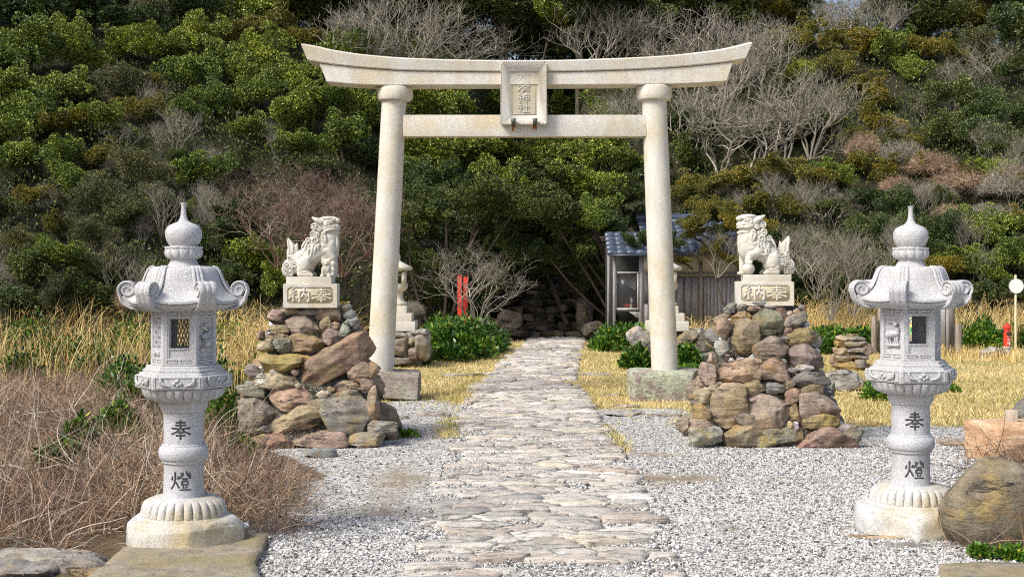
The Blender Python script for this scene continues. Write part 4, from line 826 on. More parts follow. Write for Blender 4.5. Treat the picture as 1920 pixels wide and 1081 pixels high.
# ================================================================== CAIRNS
pal = dict(pink=(.33, .25, .19), mauve=(.235, .19, .155), brown=(.27, .185, .12), tan=(.42, .32, .21), ochre=(.36, .24, .08), grey=(.27, .26, .245), dgrey=(.17, .17, .165), lgrey=(.40, .385, .36), red=(.30, .19, .135), white=(.58, .55, .50), green=(.23, .23, .195), olive=(.20, .165, .09))
def cairn(name, label, ox, oy, sc_, stones, Yb, Yt, xb, xt, zt, seed, grp):
    """stones: zoomed photo boxes (cx, cy, w, h, rot, colour, lichen, boxiness)"""
    cxm = (xb[0]+xb[1])/2; t = thing(name, (cxm, (Yb+Yt)/2+.5, 0), label, 'cairn', grp); o0 = (cxm, (Yb+Yt)/2+.5, 0)
    for i, s in enumerate(stones):
        cx, cy, w, h, rot, c, li, bn = s; px, py = ox+cx/sc_, oy+cy/sc_
        f = np.clip((840-py)/250, 0, 1); Yf = Yb+(Yt-Yb)*f
        big = w*h > 3500; d = min(max(w, h)*.75, min(w, h)*1.25) if big else min(w, h)
        Wm, Hm, Dm = w/sc_/F*Yf, h/sc_/F*Yf, d/sc_/F*Yf*1.05; Y = Yf+Dm*.33
        rg = random.Random(seed*97+i); cc = tuple(v*rg.uniform(.9, 1.12) for v in pal[c])
        o = stone('boulder' if big else 'wedge_stone', PP(px, py, Y), (Wm*1.19, Dm*1.1, Hm*1.21), seed*131+i, (*cc, li), t, o0, box_n=bn, planes=22 if bn < 4 else 12, rough=.055, sub=5 if big else 4, rot=(rg.uniform(-.1, .1), R(-rot), rg.uniform(-.15, .15)), strata=.6)
    # mortar and rubble heart
    g = G(); n = 72; zz = np.linspace(0, 1, 16); prof = []
    th = np.arange(n)*2*math.pi/n; V = []
    for k in zz:
        x0, x1 = xb[0]+(xt[0]-xb[0])*k+.08, xb[1]+(xt[1]-xb[1])*k-.08; Yf = Yb+(Yt-Yb)*k+.085; dep = (x1-x0)*.5*.85
        x = (x0+x1)/2+(x1-x0)/2*np.sign(np.cos(th))*np.abs(np.cos(th))**.7; y = Yf+dep+dep*np.sign(np.sin(th))*np.abs(np.sin(th))**.7
        P = np.stack([x, y, np.full(n, k*zt)], 1); nz = wnoise(P, seed, 9, 3)*.02; P[:, 0] += nz*np.cos(th); P[:, 1] += nz*np.sin(th); V.append(P-np.array(o0))
    a = np.arange(n); b = (a+1) % n; g.add(np.concatenate(V), np.concatenate([np.stack([i*n+a, i*n+b, (i+1)*n+b, (i+1)*n+a], 1) for i in range(15)])); g.add(V[-1], [tuple(range(n))])
    mt = NT('pebbly_mortar'); vo = mt.n('ShaderNodeTexVoronoi'); vo.inputs['Scale'].default_value = 70; mt.l(mt.coord(), vo.inputs['Vector']); sp = mt.n('ShaderNodeSeparateColor'); mt.l(vo.outputs['Color'], sp.inputs[0])
    mt.color(mt.ramp(sp.outputs[0], [(0, (.025, .022, .018)), (.6, (.09, .08, .06)), (1, (.26, .24, .20))])); mt.bump(vo.outputs['Distance'], 1., .015)
    g.build('mortar_core', mt.m, t, True)
    # flank and rear stones
    rg = random.Random(seed+50)
    for i in range(44):
        k = rg.random()**1.1*.93; x0, x1 = xb[0]+(xt[0]-xb[0])*k, xb[1]+(xt[1]-xb[1])*k; Yf = Yb+(Yt-Yb)*k; dep = (x1-x0)*.5*.85; a = rg.uniform(-.25, math.pi+.25)
        cx, cy = (x0+x1)/2, Yf+dep+.1; x = cx+(x1-x0)*.5*math.cos(a)*.86; y = cy+dep*math.sin(a)*.95; s = rg.uniform(.16, .34)*(1.15-k*.4); z = max(s*.3, k*zt)
        if y < Yf+.26: continue
        c = pal[rg.choice(['grey', 'brown', 'mauve', 'tan', 'dgrey', 'pink'])]
        stone('boulder', (x, y, z), (s*1.25, s*.9, s*.8), seed*7+i*3, (*c, .4), t, o0, box_n=3, rough=.06, sub=4, rot=(0, rg.uniform(-.3, .3), a), strata=.5)
    # pebbles lodged in the joints: they are individual loose stones too small to name one by one
    g = G(); rp = np.random.RandomState(seed); V0, F0 = ico(2)
    for i in range(420):
        k = rp.rand()*.98; x0, x1 = xb[0]+(xt[0]-xb[0])*k, xb[1]+(xt[1]-xb[1])*k; Yf = Yb+(Yt-Yb)*k; a = rp.uniform(3.3, 6.1); dep = (x1-x0)*.5*.85
        x = (x0+x1)/2+(x1-x0)*.5*math.cos(a)*.96; y = Yf+.12+dep+dep*math.sin(a)*1.0; s = rp.uniform(.010, .024)
        g.add(V0*np.array([s*1.3, s, s*.7])*(1+.1*rp.randn(len(V0), 1))+np.array([x, y, k*zt])-np.array(o0), F0)
    tag(g.build('joint_pebbles', PEBBLE, t, True), kind='stuff')
    return t
A = [(460,175,230,120,0,'pink',.1,4),(630,97,180,88,-4,'mauve',.2,4),(495,85,160,50,0,'grey',.2,3),(385,78,110,38,0,'tan',.8,3),(300,115,110,82,0,'pink',.2,3),(318,195,120,60,0,'brown',.4,3),(310,240,115,55,0,'brown',.3,3),(245,298,115,85,8,'tan',.1,3),(335,298,95,100,0,'grey',.3,3.5),(500,295,225,130,0,'brown',.7,3.6),
(610,165,60,112,-10,'tan',.6,2.4),(670,168,62,58,0,'pink',.2,3),(735,205,62,122,12,'lgrey',.1,2.8),(785,155,72,75,0,'dgrey',.2,3),(755,100,80,55,20,'grey',.2,3),(740,60,60,60,-30,'dgrey',.1,3),(660,255,118,118,10,'mauve',.1,2.7),(325,405,255,130,0,'ochre',.8,4.5),(475,380,85,42,0,'ochre',.3,2.6),(652,420,500,165,33,'brown',.35,4.2),
(155,470,112,75,-32,'grey',.1,3.4),(202,525,85,78,35,'white',.1,4),(315,530,225,108,0,'tan',.2,4),(290,465,72,46,0,'white',0,2.3),(415,465,42,40,0,'pink',0,2.5),(140,590,185,85,-12,'mauve',.1,3.2),(155,728,225,235,0,'mauve',.15,2.7),(400,640,270,165,-5,'tan',.4,3),(545,705,132,130,0,'brown',.3,2.8),(412,772,310,150,12,'tan',.3,2.6),
(740,712,298,246,0,'green',.55,5.5),(600,607,92,48,0,'white',.1,3),(645,575,52,34,0,'tan',0,2.6),(765,560,160,75,-4,'brown',.3,3),(880,555,105,82,0,'mauve',.1,3),(820,470,130,130,20,'brown',.3,3),(905,455,90,110,-35,'brown',.2,3),(915,690,75,235,0,'pink',.3,4),(250,912,330,105,0,'red',.9,4.5),(560,900,345,108,3,'pink',.2,4.2),(868,888,222,80,2,'green',.7,4.2),(965,815,165,95,0,'grey',.3,5),(218,832,95,50,0,'green',.9,2.8),(650,640,60,30,0,'white',.1,3),(590,650,40,40,0,'grey',0,3),(440,548,50,34,0,'tan',0,3),(470,690,50,30,0,'white',0,3),(540,50,46,34,0,'white',0,2.6),(430,50,30,26,0,'ochre',0,2.6),(585,42,90,28,0,'green',.4,3),(200,230,50,60,0,'brown',.2,3),(130,540,60,50,0,'lgrey',.2,3)]
cairnA = cairn('stone_cairn', 'mound of mortared boulders with a long slanting slab, under the lion with the cub', 430, 560, 3.377, A, 12.42, 12.88, (PX(445, 12.9), PX(737, 12.9)), (PX(500, 13), PX(655, 13)), PZ(577, 13), 3, 'mortared boulder mounds carrying the lions')
Bs = [(625,155,208,188,0,'mauve',.1,2.6),(475,112,125,75,0,'ochre',.9,3.2),(495,255,168,232,4,'olive',.5,3.4),(365,180,98,132,0,'pink',.2,4),(355,318,92,112,0,'lgrey',.4,3),(660,315,228,125,4,'mauve',.15,4),(725,95,82,82,0,'brown',.1,3),(805,140,158,82,26,'green',.2,3.2),(860,240,185,112,6,'brown',.4,3),(868,365,225,162,-6,'mauve',.2,3),(440,460,285,152,6,'tan',.5,3),
(690,455,205,150,-12,'red',.1,3),(912,510,215,94,0,'dgrey',.1,3.4),(875,441,98,42,0,'white',.1,2.8),(265,495,100,162,14,'pink',.2,3),(535,565,165,120,-6,'brown',.4,2.8),(690,565,112,82,0,'grey',.2,3),(770,530,66,62,20,'pink',0,4),(800,615,112,118,-8,'red',.1,3),(905,588,140,80,0,'olive',.4,4),(230,620,100,82,0,'tan',.4,3),(390,680,268,255,0,'tan',.35,2.9),(650,715,250,205,-3,'pink',.25,4),
(957,670,228,148,-3,'pink',.1,4),(957,772,228,88,2,'ochre',.4,4),(812,726,66,102,0,'ochre',.5,3.6),(512,780,195,82,-20,'pink',.1,3),(215,722,100,100,0,'ochre',.9,3),(250,735,60,80,0,'tan',.2,3),(785,800,38,46,0,'tan',0,3),(818,805,32,50,0,'white',0,3),(232,862,205,100,0,'lgrey',.8,4),(205,800,150,60,0,'pink',.2,3.5),(460,868,262,112,3,'olive',.3,4),(712,876,262,102,3,'green',.9,4.2),(1012,895,330,152,2,'red',.15,4.4),(105,798,95,98,0,'pink',.2,4),(1180,862,120,132,0,'mauve',.2,3),(1130,820,120,60,0,'grey',.2,3),
(572,478,82,82,0,'brown',.2,3),(432,556,52,46,0,'white',0,2.5),(300,570,102,60,0,'tan',.1,3),(405,62,84,62,0,'dgrey',.2,3),(470,55,72,46,0,'grey',.1,3),(590,28,92,28,0,'grey',.1,3),(690,40,125,34,4,'lgrey',.2,3.2),(545,66,95,34,0,'brown',.2,3),(822,76,44,38,0,'tan',0,2.3),(776,98,48,46,0,'lgrey',0,2.5),(856,52,46,30,0,'grey',0,3),(765,205,40,60,-35,'red',0,3),(728,392,55,40,0,'lgrey',0,3),(540,372,40,40,0,'white',0,3),(575,395,56,36,0,'tan',0,3),(470,382,60,20,0,'white',0,3),(412,388,40,24,0,'white',0,2.6),(330,538,50,20,0,'tan',0,3),(385,365,40,40,0,'tan',.1,3),(290,380,60,90,0,'tan',.2,3),(290,445,30,30,0,'white',0,2.5),(540,640,40,26,0,'white',0,3),(745,250,60,24,0,'grey',0,3),(800,450,70,24,0,'lgrey',0,3),(870,640,50,24,0,'tan',0,3)]
cairnB = cairn('stone_cairn', 'mound of mortared boulders with a tall olive brown stone, under the lion with the ball', 1250, 560, 3.378, Bs, 12.35, 12.80, (PX(1290, 12.9), PX(1600, 12.9)), (PX(1365, 13), PX(1515, 13)), PZ(573, 13), 11, 'mortared boulder mounds carrying the lions')
# ---- free rocks
def rock(name, px, py_b, wpx, hpx, Y, depth, colr, lich, seed, label, cat='rock', bn=3., rot=0, rough=.05, planes=9, lift=-.02, grp=None, mat=None, rz=0, rx=0):
    w, h = wpx/F*Y, hpx/F*Y
    o = stone(name, (PX(px, Y), Y, h/2+lift), (w*1.04, depth, h*1.06), seed, (*colr, lich), box_n=bn, rot=(rx, R(-rot), rz), rough=rough, planes=planes, strata=.6, mat=mat)
    return tag(o, label, cat, grp)
rock('boulder', 1852, 1030, 178, 162, 8.15, .50, (.21, .18, .11), .7, 41, 'large rounded brown boulder with ochre lichen standing beside the granite lantern', 'boulder', 2.35, 0, .028, 2)
def m_sandstone():
    t = NT('orange_banded_sandstone'); v = t.coord((.8, .8, 5)); n = t.noise(v, 5, 8, .7); c = t.ramp(n, [(.3, (.32, .17, .09)), (.5, (.52, .33, .19)), (.7, (.66, .53, .38))]); t.color(c); t.bump(n, .8, .02); return t.m
slab = rock('sandstone_block', 1905, 872, 140, 72, 11.7, .62, (.5, .3, .15), 0, 43, 'orange banded sandstone block with a flat top behind the brown boulder', 'stone block', 16, 0, .014, 1, mat=m_sandstone(), rz=.12)
g = G(); bbox_bev(g, -.042, .042, -.042, .042, 0, .10, .004); tag(g.build('wooden_stub', m_wood('pale_cut_wood', (.36, .30, .24), (.62, .55, .46), (10, 10, 1)), None, False, (PX(1896, 11.7), 11.7, 72/F*11.7-.012)), 'small pale squared wooden stub standing on the orange sandstone block', 'post')
rock('boulder', 1925, 790, 46, 58, 14.3, .30, (.24, .24, .22), .2, 44, 'grey layered boulder behind the orange sandstone block, cut by the frame', 'boulder')
rock('boulder', 1578, 735, 64, 40, 18.2, .40, (.42, .42, .41), .2, 45, 'low pale grey boulder on the dry turf behind the ball lion mound', 'boulder', 2.6)
rock('boulder', 1553, 738, 26, 30, 17.6, .3, (.28, .29, .23), .5, 46, 'small greenish boulder tucked behind the ball lion mound', 'boulder', 2.8)
rock('boulder', 1606, 733, 36, 18, 18.8, .2, (.48, .44, .36), .2, 47, 'flat tan stone next to the pale grey boulder', 'rock', 3)
rock('driftwood_rock', 1862, 686, 50, 24, 24.5, .3, (.33, .32, .31), .1, 48, 'pale jagged rock lying on dry turf near the hydrant', 'rock', 3, 12, .08)
rock('flat_stone', 600, 862, 64, 20, 11.9, .22, (.22, .24, .25), .3, 49, 'flat blue grey stone lying in gravel before the cub lion mound', 'rock', 5)
rock('flat_stone', 762, 826, 42, 12, 13.4, .22, (.30, .29, .27), .4, 50, 'flat brownish slab flush with gravel beside the cub lion mound', 'rock', 5)
rock('flat_stone', 1790, 840, 62, 14, 12.7, .3, (.42, .34, .27), .2, 51, 'low pinkish stone breaking the gravel beside the boulder-side lantern', 'rock', 3)
rock('flat_stone', 1640, 987, 26, 18, 8.7, .12, (.42, .36, .26), .2, 52, 'small tan stone half buried by the footing of the boulder-side lantern', 'rock', 3)
for i, (px, py, w, h, c, lb) in enumerate([(1665, 1004, 150, 8, 'tan', 'thin tan slab flush with gravel before the boulder-side lantern'), (1700, 1020, 120, 8, 'grey', 'thin grey slab flush with gravel before the boulder-side lantern')]):
    Y = GY(py); rock('flat_stone', px, py, w, h, Y, .14, pal[c], .2, 60+i, lb, 'rock', 5)
# kerb stones crossing in front of the gate
ks = [(1170, 776, 70, 10), (1245, 779, 60, 9), (1135, 771, 30, 8), (858, 704, 52, 7), (920, 703, 60, 8), (1005, 704, 96, 8), (1060, 702, 40, 6), (1115, 703, 54, 6), (845, 705, 18, 5), (740, 783, 50, 7), (810, 777, 60, 8), (1175, 760, 40, 5), (1150, 741, 50, 5)]
for i, (px, py, w, h) in enumerate(ks):
    Y = GY(py); rock('kerb_stone', px, py, w*1.1, h, Y, .26, (.40, .38, .36), .1, 70+i, 'flat grey edging stone laid level with the turf across the path', 'edging stone', 5, grp='flat edging stones crossing the path')
# small cairn on the turf
cs = [(1597, 690, 64, 16, 'ochre', .4), (1580, 690, 34, 18, 'brown', .3), (1614, 686, 28, 18, 'grey', .2), (1583, 672, 38, 16, 'tan', .1), (1610, 670, 32, 14, 'dgrey', .2), (1581, 658, 34, 15, 'tan', .1), (1606, 657, 34, 12, 'grey', .2), (1584, 645, 34, 13, 'ochre', .2), (1608, 645, 42, 11, 'grey', .3), (1580, 636, 26, 12, 'tan', .2), (1607, 634, 30, 9, 'lgrey', .3)]
mc = thing('small_cairn', (PX(1598, 22), 22, 0), 'low stack of tan and grey stones on the turf beside the log posts', 'cairn')
for i, (px, py, w, h, c, li) in enumerate(cs):
    Y = 21.8+(i % 2)*.15; stone('boulder', (PX(px, Y), Y, PZ(py-h/2+5, Y)), (w*1.08/F*Y, .34, h*1.15/F*Y), 900+i, (*pal[c], li), mc, (PX(1598, 22), 22, 0), rough=.06, sub=4, strata=.5)
for i in range(5): stone('boulder', (PX(1572+i*13, 22.4), 22.45, .12+.16*(i % 3)), (.26, .3, .2), 930+i, (*pal['brown'], .3), mc, (PX(1598, 22), 22, 0), sub=4)
# lantern slab in the corner
def m_mossy():
    t = NT('mossy_concrete'); v = t.coord(); c = t.ramp(t.noise(v, 12, 8, .75), [(.3, (.13, .105, .07)), (.6, (.34, .295, .225))]); c = t.mix(t.ramp(t.noise(v, 3, 5, .7), [(.45, 0.), (.6, .6)]), c, (.25, .20, .07)); c = t.mix(t.ramp(t.noise(v, 50, 3, .7), [(.6, 0.), (.7, .7)]), c, (.5, .48, .42)); t.color(c); t.bump(t.noise(v, 40, 6, .8), .6, .01); return t.m
MOSSC = m_mossy()
def slabpoly(name, pts, z, mat, label, cat='slab', th_=.12):
    Q = []
    P = [(PX(a, GY(b)), GY(b)) for a, b in pts]
    for i in range(len(P)):
        p, q = P[i], P[(i+1) % len(P)]; m = 8
        for k in range(m): Q.append((p[0]+(q[0]-p[0])*k/m, p[1]+(q[1]-p[1])*k/m))
    Q = np.array(Q); Q += np.stack([wn2(Q[:, 0], Q[:, 1], 5, 12), wn2(Q[:, 0], Q[:, 1], 6, 12)], 1)*.008; c = Q.mean(0); n = len(Q); g = G()
    L = [np.column_stack([Q, np.full(n, z-th_)]), np.column_stack([Q, np.full(n, z-.012)])]
    for k in (.985, .8, .5, .2): q = c+(Q-c)*k; L.append(np.column_stack([q, z+wn2(q[:, 0], q[:, 1], 9, 8)*.003]))
    a = np.arange(n); b = (a+1) % n; g.add(np.concatenate(L), np.concatenate([np.stack([i*n+a, i*n+b, (i+1)*n+b, (i+1)*n+a], 1) for i in range(5)])); g.F.append(np.array([list(range(g.n-n, g.n))]))
    return tag(g.build(name, mat, None, True), label, cat)
slabpoly('footing_slab', [(140, 1110), (230, 1035), (300, 1008), (505, 1006), (492, 1040), (478, 1062), (500, 1110)], .035, MOSSC, 'mossy concrete slab under the lantern by the dry twigs')
slabpoly('corner_slab', [(1760, 1066), (1850, 1062), (1960, 1066), (1960, 1110), (1770, 1110)], .03, MOSSC, 'mossy concrete slab below the brown boulder')
for i, (px, py, w, h, c, lb) in enumerate([(95, 1066, 210, 38, 'lgrey', 'long pale layered rock lying among dry twigs by the footing slab'), (30, 1090, 150, 34, 'grey', 'grey layered rock at the corner below the long pale rock'), (195, 1080, 150, 16, 'ochre', 'flat ochre stone against the mossy footing slab'), (10, 1040, 60, 20, 'white', 'pale rock poking from the twigs near the corner')]):
    Y = max(GY(py), 7.3); rock('layered_rock', px, py, w, h, Y, .3, pal[c], .3, 80+i, lb, 'rock', 4, -4, .05)
g = G(); boulder(g, (0, 0, 0), (.045, .04, .045), 5, box_n=2.5, sub=3, rough=.12); tag(g.build('paper_scrap', WHITEP, None, False, (PX(461, 8.3), 8.3, PZ(985, 8.3))), 'crumpled white scrap lying beside the lantern footing', 'litter')
# ================================================================== SMALL OLD LANTERNS BEHIND THE GATE PILLARS
def old_lantern(px, Y, label):
    S = F/Y; t = thing('old_stone_lantern', (PX(px, Y), Y, 0), label, 'stone lantern', 'small old lanterns half hidden by the gate pillars'); z = lambda py: PZ(py, Y)
    for w, a, b in ((74, 619, 601), (60, 601, 586), (40, 586, 573)):
        g = G(); bbox_bev(g, -w/2/S, w/2/S, -w/2/S, w/2/S, z(a), z(b), .012); autosmooth(g.build('step', CREAM, t))
    g = G(); rings(g, [(.16, z(573)), (.165, z(568)), (.12, z(563)), (.10, z(556)), (.10, z(548)), (.17, z(541)), (.18, z(536)), (.18, z(532))], 32); autosmooth(g.build('shaft', CREAM, t))
    g = G()
    for a in range(4):
        x, y = (1 if a % 2 else -1)*.12, (1 if a > 1 else -1)*.12; g.add(*box(x-.03, x+.03, y-.03, y+.03, z(532), z(507)))
    bbox_bev(g, -.15, .15, -.15, .15, z(509), z(505.5), .004); g.build('light_chamber', CREAM, t)
    g = G(); rings(g, [(.23, z(507)), (.26, z(503)), (.25, z(500)), (.15, z(495)), (.08, z(490)), (.06, z(487))], 6); o = g.build('roof', CREAM, t)
    g = G(); ell(g, (0, 0, z(482)), (.06, .06, .08), 3); g.build('finial', CREAM, t, True); return t
old_lantern(744, 22.6, 'small old stepped stone lantern behind the gate pillar nearer the lion with the cub')
old_lantern(1250, 22.6, 'small old stepped stone lantern behind the gate pillar nearer the wooden house')
def rockbase(cx, Y, items, label, seed):
    t = thing('rock_platform', (PX(cx, Y), Y, 0), label, 'rock base', 'boulder platforms under the old lanterns')
    for i, (px, py, w, h, rot, c, li) in enumerate(items):
        stone('boulder', (PX(px, Y), Y-.45+.18, PZ(py, Y-.4)), (w*1.1/F*Y, .4, h*1.1/F*Y), seed+i, (*pal[c], li), t, (PX(cx, Y), Y, 0), box_n=3.4, rough=.05, sub=4, rot=(0, R(-rot), 0), strata=.5)
    g = G(); w = .42; V, Fq = box(-w, w, -.25, .6, -.05, PZ(622, Y)); g.add(V, Fq); g.build('core', BOULDER, t).color = (*pal['dgrey'], .4)
    rg = random.Random(seed)
    for i in range(9): stone('boulder', (PX(cx, Y)+rg.uniform(-.4, .4), Y+rg.uniform(.2, .7), rg.uniform(.1, .45)), (.4, .35, .35), seed+40+i, (*pal[rg.choice(['grey', 'green', 'mauve'])], .5), t, (PX(cx, Y), Y, 0), sub=4)
rockbase(744, 22.6, [(757, 651, 44, 42, 20, 'mauve', .3), (772, 638, 26, 28, 0, 'grey', .6), (748, 628, 34, 12, 0, 'green', .6), (795, 649, 26, 56, 0, 'lgrey', .3), (778, 664, 20, 24, 0, 'mauve', .2), (790, 622, 32, 10, 0, 'lgrey', .3), (730, 650, 40, 44, -10, 'grey', .3), (706, 655, 30, 40, 0, 'brown', .3), (754, 676, 40, 16, 0, 'dgrey', .3)], 'heap of lichened boulders under the old lantern nearer the lion with the cub', 300)
rockbase(1250, 22.6, [(1193, 637, 32, 42, 20, 'lgrey', .3), (1212, 632, 30, 26, 0, 'green', .5), (1204, 655, 34, 40, 30, 'grey', .5), (1278, 640, 26, 40, -20, 'olive', .7), (1293, 631, 28, 26, 0, 'green', .6), (1312, 645, 26, 54, 0, 'grey', .4), (1300, 655, 26, 28, 0, 'brown', .3), (1317, 672, 28, 40, -32, 'green', .5), (1178, 660, 18, 14, 0, 'lgrey', .1), (1240, 648, 50, 50, 0, 'grey', .4)], 'heap of lichened boulders under the old lantern nearer the wooden house', 340)

# ================================================================== STONE STAIRS IN THE DARK RECESS
sx0, sx1 = -.05, 1.38; st = thing('stone_stairs', (.6, 31.4, 0), 'stone stairs coloured dark for shade, climbing beneath the trees', 'stairs')
SD = dict(c=(.028, .027, .023))  # step colour darkened to hold the shade of the canopy
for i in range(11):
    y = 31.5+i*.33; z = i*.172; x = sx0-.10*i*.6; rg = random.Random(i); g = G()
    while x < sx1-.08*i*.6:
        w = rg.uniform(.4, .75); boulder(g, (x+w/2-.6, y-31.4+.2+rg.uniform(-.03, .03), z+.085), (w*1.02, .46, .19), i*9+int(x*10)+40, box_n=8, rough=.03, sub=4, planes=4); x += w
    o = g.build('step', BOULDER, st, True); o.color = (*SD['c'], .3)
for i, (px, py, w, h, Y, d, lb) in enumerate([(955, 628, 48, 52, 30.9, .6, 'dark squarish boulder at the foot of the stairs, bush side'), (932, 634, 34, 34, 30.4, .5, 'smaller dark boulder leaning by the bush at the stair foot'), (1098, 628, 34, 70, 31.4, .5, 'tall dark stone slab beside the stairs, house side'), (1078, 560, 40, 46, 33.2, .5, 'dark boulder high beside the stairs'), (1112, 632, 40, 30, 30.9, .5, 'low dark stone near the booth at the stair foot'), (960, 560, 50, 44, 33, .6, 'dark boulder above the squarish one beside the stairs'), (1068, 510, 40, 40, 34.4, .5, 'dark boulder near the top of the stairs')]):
    rock('boulder', px, py, w, h, Y, d, (.032, .03, .026), .2, 500+i, lb, 'boulder', 3.6, lift=(PZ(py, Y)))  # near-black colour puts the recess shade onto these boulders
g = G(); a, b = PP(1022, 500, 33.6), PP(1062, 604, 31.6); capsule(g, a, b, .05, .06); ell(g, PP(1056, 578, 31.7), (.10, .09, .09), 3); tag(g.build('log_rail', m_wood('dark_log_wood', (.06, .05, .04), (.14, .12, .09), (3, 3, 1)), None, True), 'old leaning log rail beside the dark stone stairs', 'log')  # wood a darker brown than the other logs

# ================================================================== WOODEN HOUSE AND BOOTH
HYy = 30.6
def bx(g, px0, px1, py0, py1, Y, d, dy=0): g.add(*box(PX(px0, Y), PX(px1, Y), dy, dy+d, PZ(py1, Y), PZ(py0, Y)))
hs = thing('wooden_house', (0, HYy, 0), 'grey weathered plank house with blue tiled roof behind the gate pillar', 'house')
z0h = .05
g = G(); rg = random.Random(2); px = 1222
while px < 1392:
    w = rg.uniform(5.5, 9); g.add(*box(PX(px, HYy)+.004, PX(px+w, HYy)-.004, rg.uniform(-.006, .006), .03, 0, PZ(516, HYy))); px += w
g.build('plank_wall', WOODG, hs)
for a, b in ((1219, 1223), (1311, 1317), (1388, 1393)):
    g = G(); g.add(*box(PX(a, HYy), PX(b, HYy), -.06, .06, 0, PZ(490, HYy))); g.build('post', WOODB, hs)
g = G(); g.add(*box(PX(1219, HYy), PX(1393, HYy), -.045, .06, PZ(518, HYy), PZ(512, HYy))); g.add(*box(PX(1219, HYy), PX(1393, HYy), -.045, .06, PZ(612, HYy), PZ(606, HYy))); g.build('rail', WOODB, hs)
g = G(); g.add(*box(PX(1219, HYy), PX(1393, HYy), 0, .05, PZ(512, HYy)+.002, PZ(466, HYy))); g.build('plaster', PLASTER, hs)
g = G(); x0, x1 = PX(1392, HYy), PX(1392, HYy); g.add(*box(PX(1393, HYy)-.04, PX(1393, HYy), .06, 2.6, 0, PZ(466, HYy))); g.add(*box(PX(1219, HYy), PX(1219, HYy)+.04, .06, 2.6, 0, PZ(466, HYy))); g.add(*box(PX(1219, HYy), PX(1393, HYy), 2.6, 2.64, 0, PZ(466, HYy))); g.build('side_wall', WOODG, hs)
g = G()
for i in range(3):
    a = 1270+i*14; g.add(*box(PX(a, HYy), PX(a+11, HYy), -.03, -.008, PZ(604, HYy), PZ(520, HYy)))
g.build('door', WOODG, hs)
def tiled(x0, x1, y0, z0, y1, z1, parent, name='roof', course=.22, pitch=.2):
    nx = int((x1-x0)/pitch*8); L = math.hypot(y1-y0, z1-z0); nc = max(2, round(L/course)); V = []; u = np.linspace(0, x1-x0, nx+1); wv = .028*np.abs(np.sin(u/pitch*math.pi))**.7
    ny, nz = -(z1-z0)/L, (y1-y0)/L; g = G(); 
    for c in range(nc):
        r = []
        for f, h in ((0, 0), (0, .045), (1.0, .012)):
            s = (c+f)/nc; r.append(np.stack([x0+u, y0+(y1-y0)*s+ny*(wv*(h > 0)+h), z0+(z1-z0)*s+nz*(wv*(h > 0)+h)], 1))
        k = np.arange(nx); m = nx+1; g.add(np.concatenate(r), np.concatenate([np.stack([i*m+k, i*m+k+1, (i+1)*m+k+1, (i+1)*m+k], 1) for i in range(2)]))
    V, Fq = box(0, 1, 0, 1, 0, 1); g.add([(x0, y0, z0-.03), (x1, y0, z0-.03), (x1, y1, z1-.03), (x0, y1, z1-.03), (x0, y0, z0), (x1, y0, z0), (x1, y1, z1), (x0, y1, z1)], BOXF)
    return g.build(name, TILE, parent)
rx0, rx1 = PX(1205, HYy), PX(1402, HYy); zE, zR = PZ(476, HYy-.4), PZ(416, HYy+1.2)
tiled(rx0, rx1, -.45, zE, 1.15, zR, hs); 
rb = tiled(-rx1, -rx0, -.45, zE, 1.15, zR, hs, 'rear_roof'); rb.rotation_euler = (0, 0, math.pi); rb.location = (0, 2.3, 0)
g = G(); tube(g, [(rx0-.05, 1.15, zR+.08), (rx1+.05, 1.15, zR+.08)], .11, 12); g.add(*box(rx0-.03, rx1+.03, 1.02, 1.28, zR-.05, zR+.06)); g.build('ridge', TILE, hs, True)
BY = 29.0
bt = thing('booth', (0, BY, 0), 'small weathered wooden booth with glazed counter window and tiled lean-to roof', 'booth')
for a, b, dy in ((1141, 1145, .35), (1149, 1154, -.05), (1198, 1205, 0)):
    g = G(); g.add(*box(PX(a, BY), PX(b, BY), dy-.03, dy+.04, 0, PZ(476, BY))); g.build('post', WOODG, bt)
g = G(); px = 1196; rg = random.Random(6)
for a, b, y0, y1 in ((1205.2, 1208, 505, 612), (1216, 1222, 505, 612), (1208, 1216, 570, 612), (1208, 1216, 478, 510), (1154.2, 1197.8, 582, 584)): g.add(*box(PX(a, BY), PX(b, BY), 0, .03, PZ(y1, BY), PZ(y0, BY)))
g.build('wall', WOODG, bt)
g = G()
for i in range(4): g.add(*box(PX(1208.5+i*2, BY), PX(1209.3+i*2, BY), .002, .02, PZ(570, BY), PZ(510, BY)))
g.build('lattice', WOODG, bt)
g = G(); g.add(*box(PX(1205, BY), PX(1222, BY), -.01, .04, PZ(505, BY)+.001, PZ(478, BY))); g.build('plaster', PLASTER, bt)
fr = G()
for a, b, y0, y1 in ((1153.5, 1198, 509, 512.5), (1153.5, 1198, 577, 581), (1153.5, 1156, 512.5, 577), (1194.5, 1197, 512.5, 577)): fr.add(*box(PX(a, BY), PX(b, BY), -.05, .0, PZ(y1, BY), PZ(y0, BY)))
wf = fr.build('window', m_plain('pale_grey_frame_paint', (.42, .42, .40), .8), bt)
t = NT('dusty_glass'); t.color((.06, .06, .065)); t.b.inputs['Roughness'].default_value = .12; t.b.inputs['Alpha'].default_value = .35
g = G(); g.add(*box(PX(1156, BY), PX(1194.5, BY), -.03, -.025, PZ(577, BY), PZ(512.5, BY))); g.build('pane', t.m, wf)
g = G(); n = 12    # pale cloth hanging inside the window
V = []; 
for j in range(6):
    for i in range(n+1): u = i/n; v = j/5; V.append((PX(1158+u*35, BY), .05+.02*math.sin(u*9+v*2), PZ(515+v*(30-14*math.sin(u*3.1)*(1-u)-12*(1-u)), BY)))
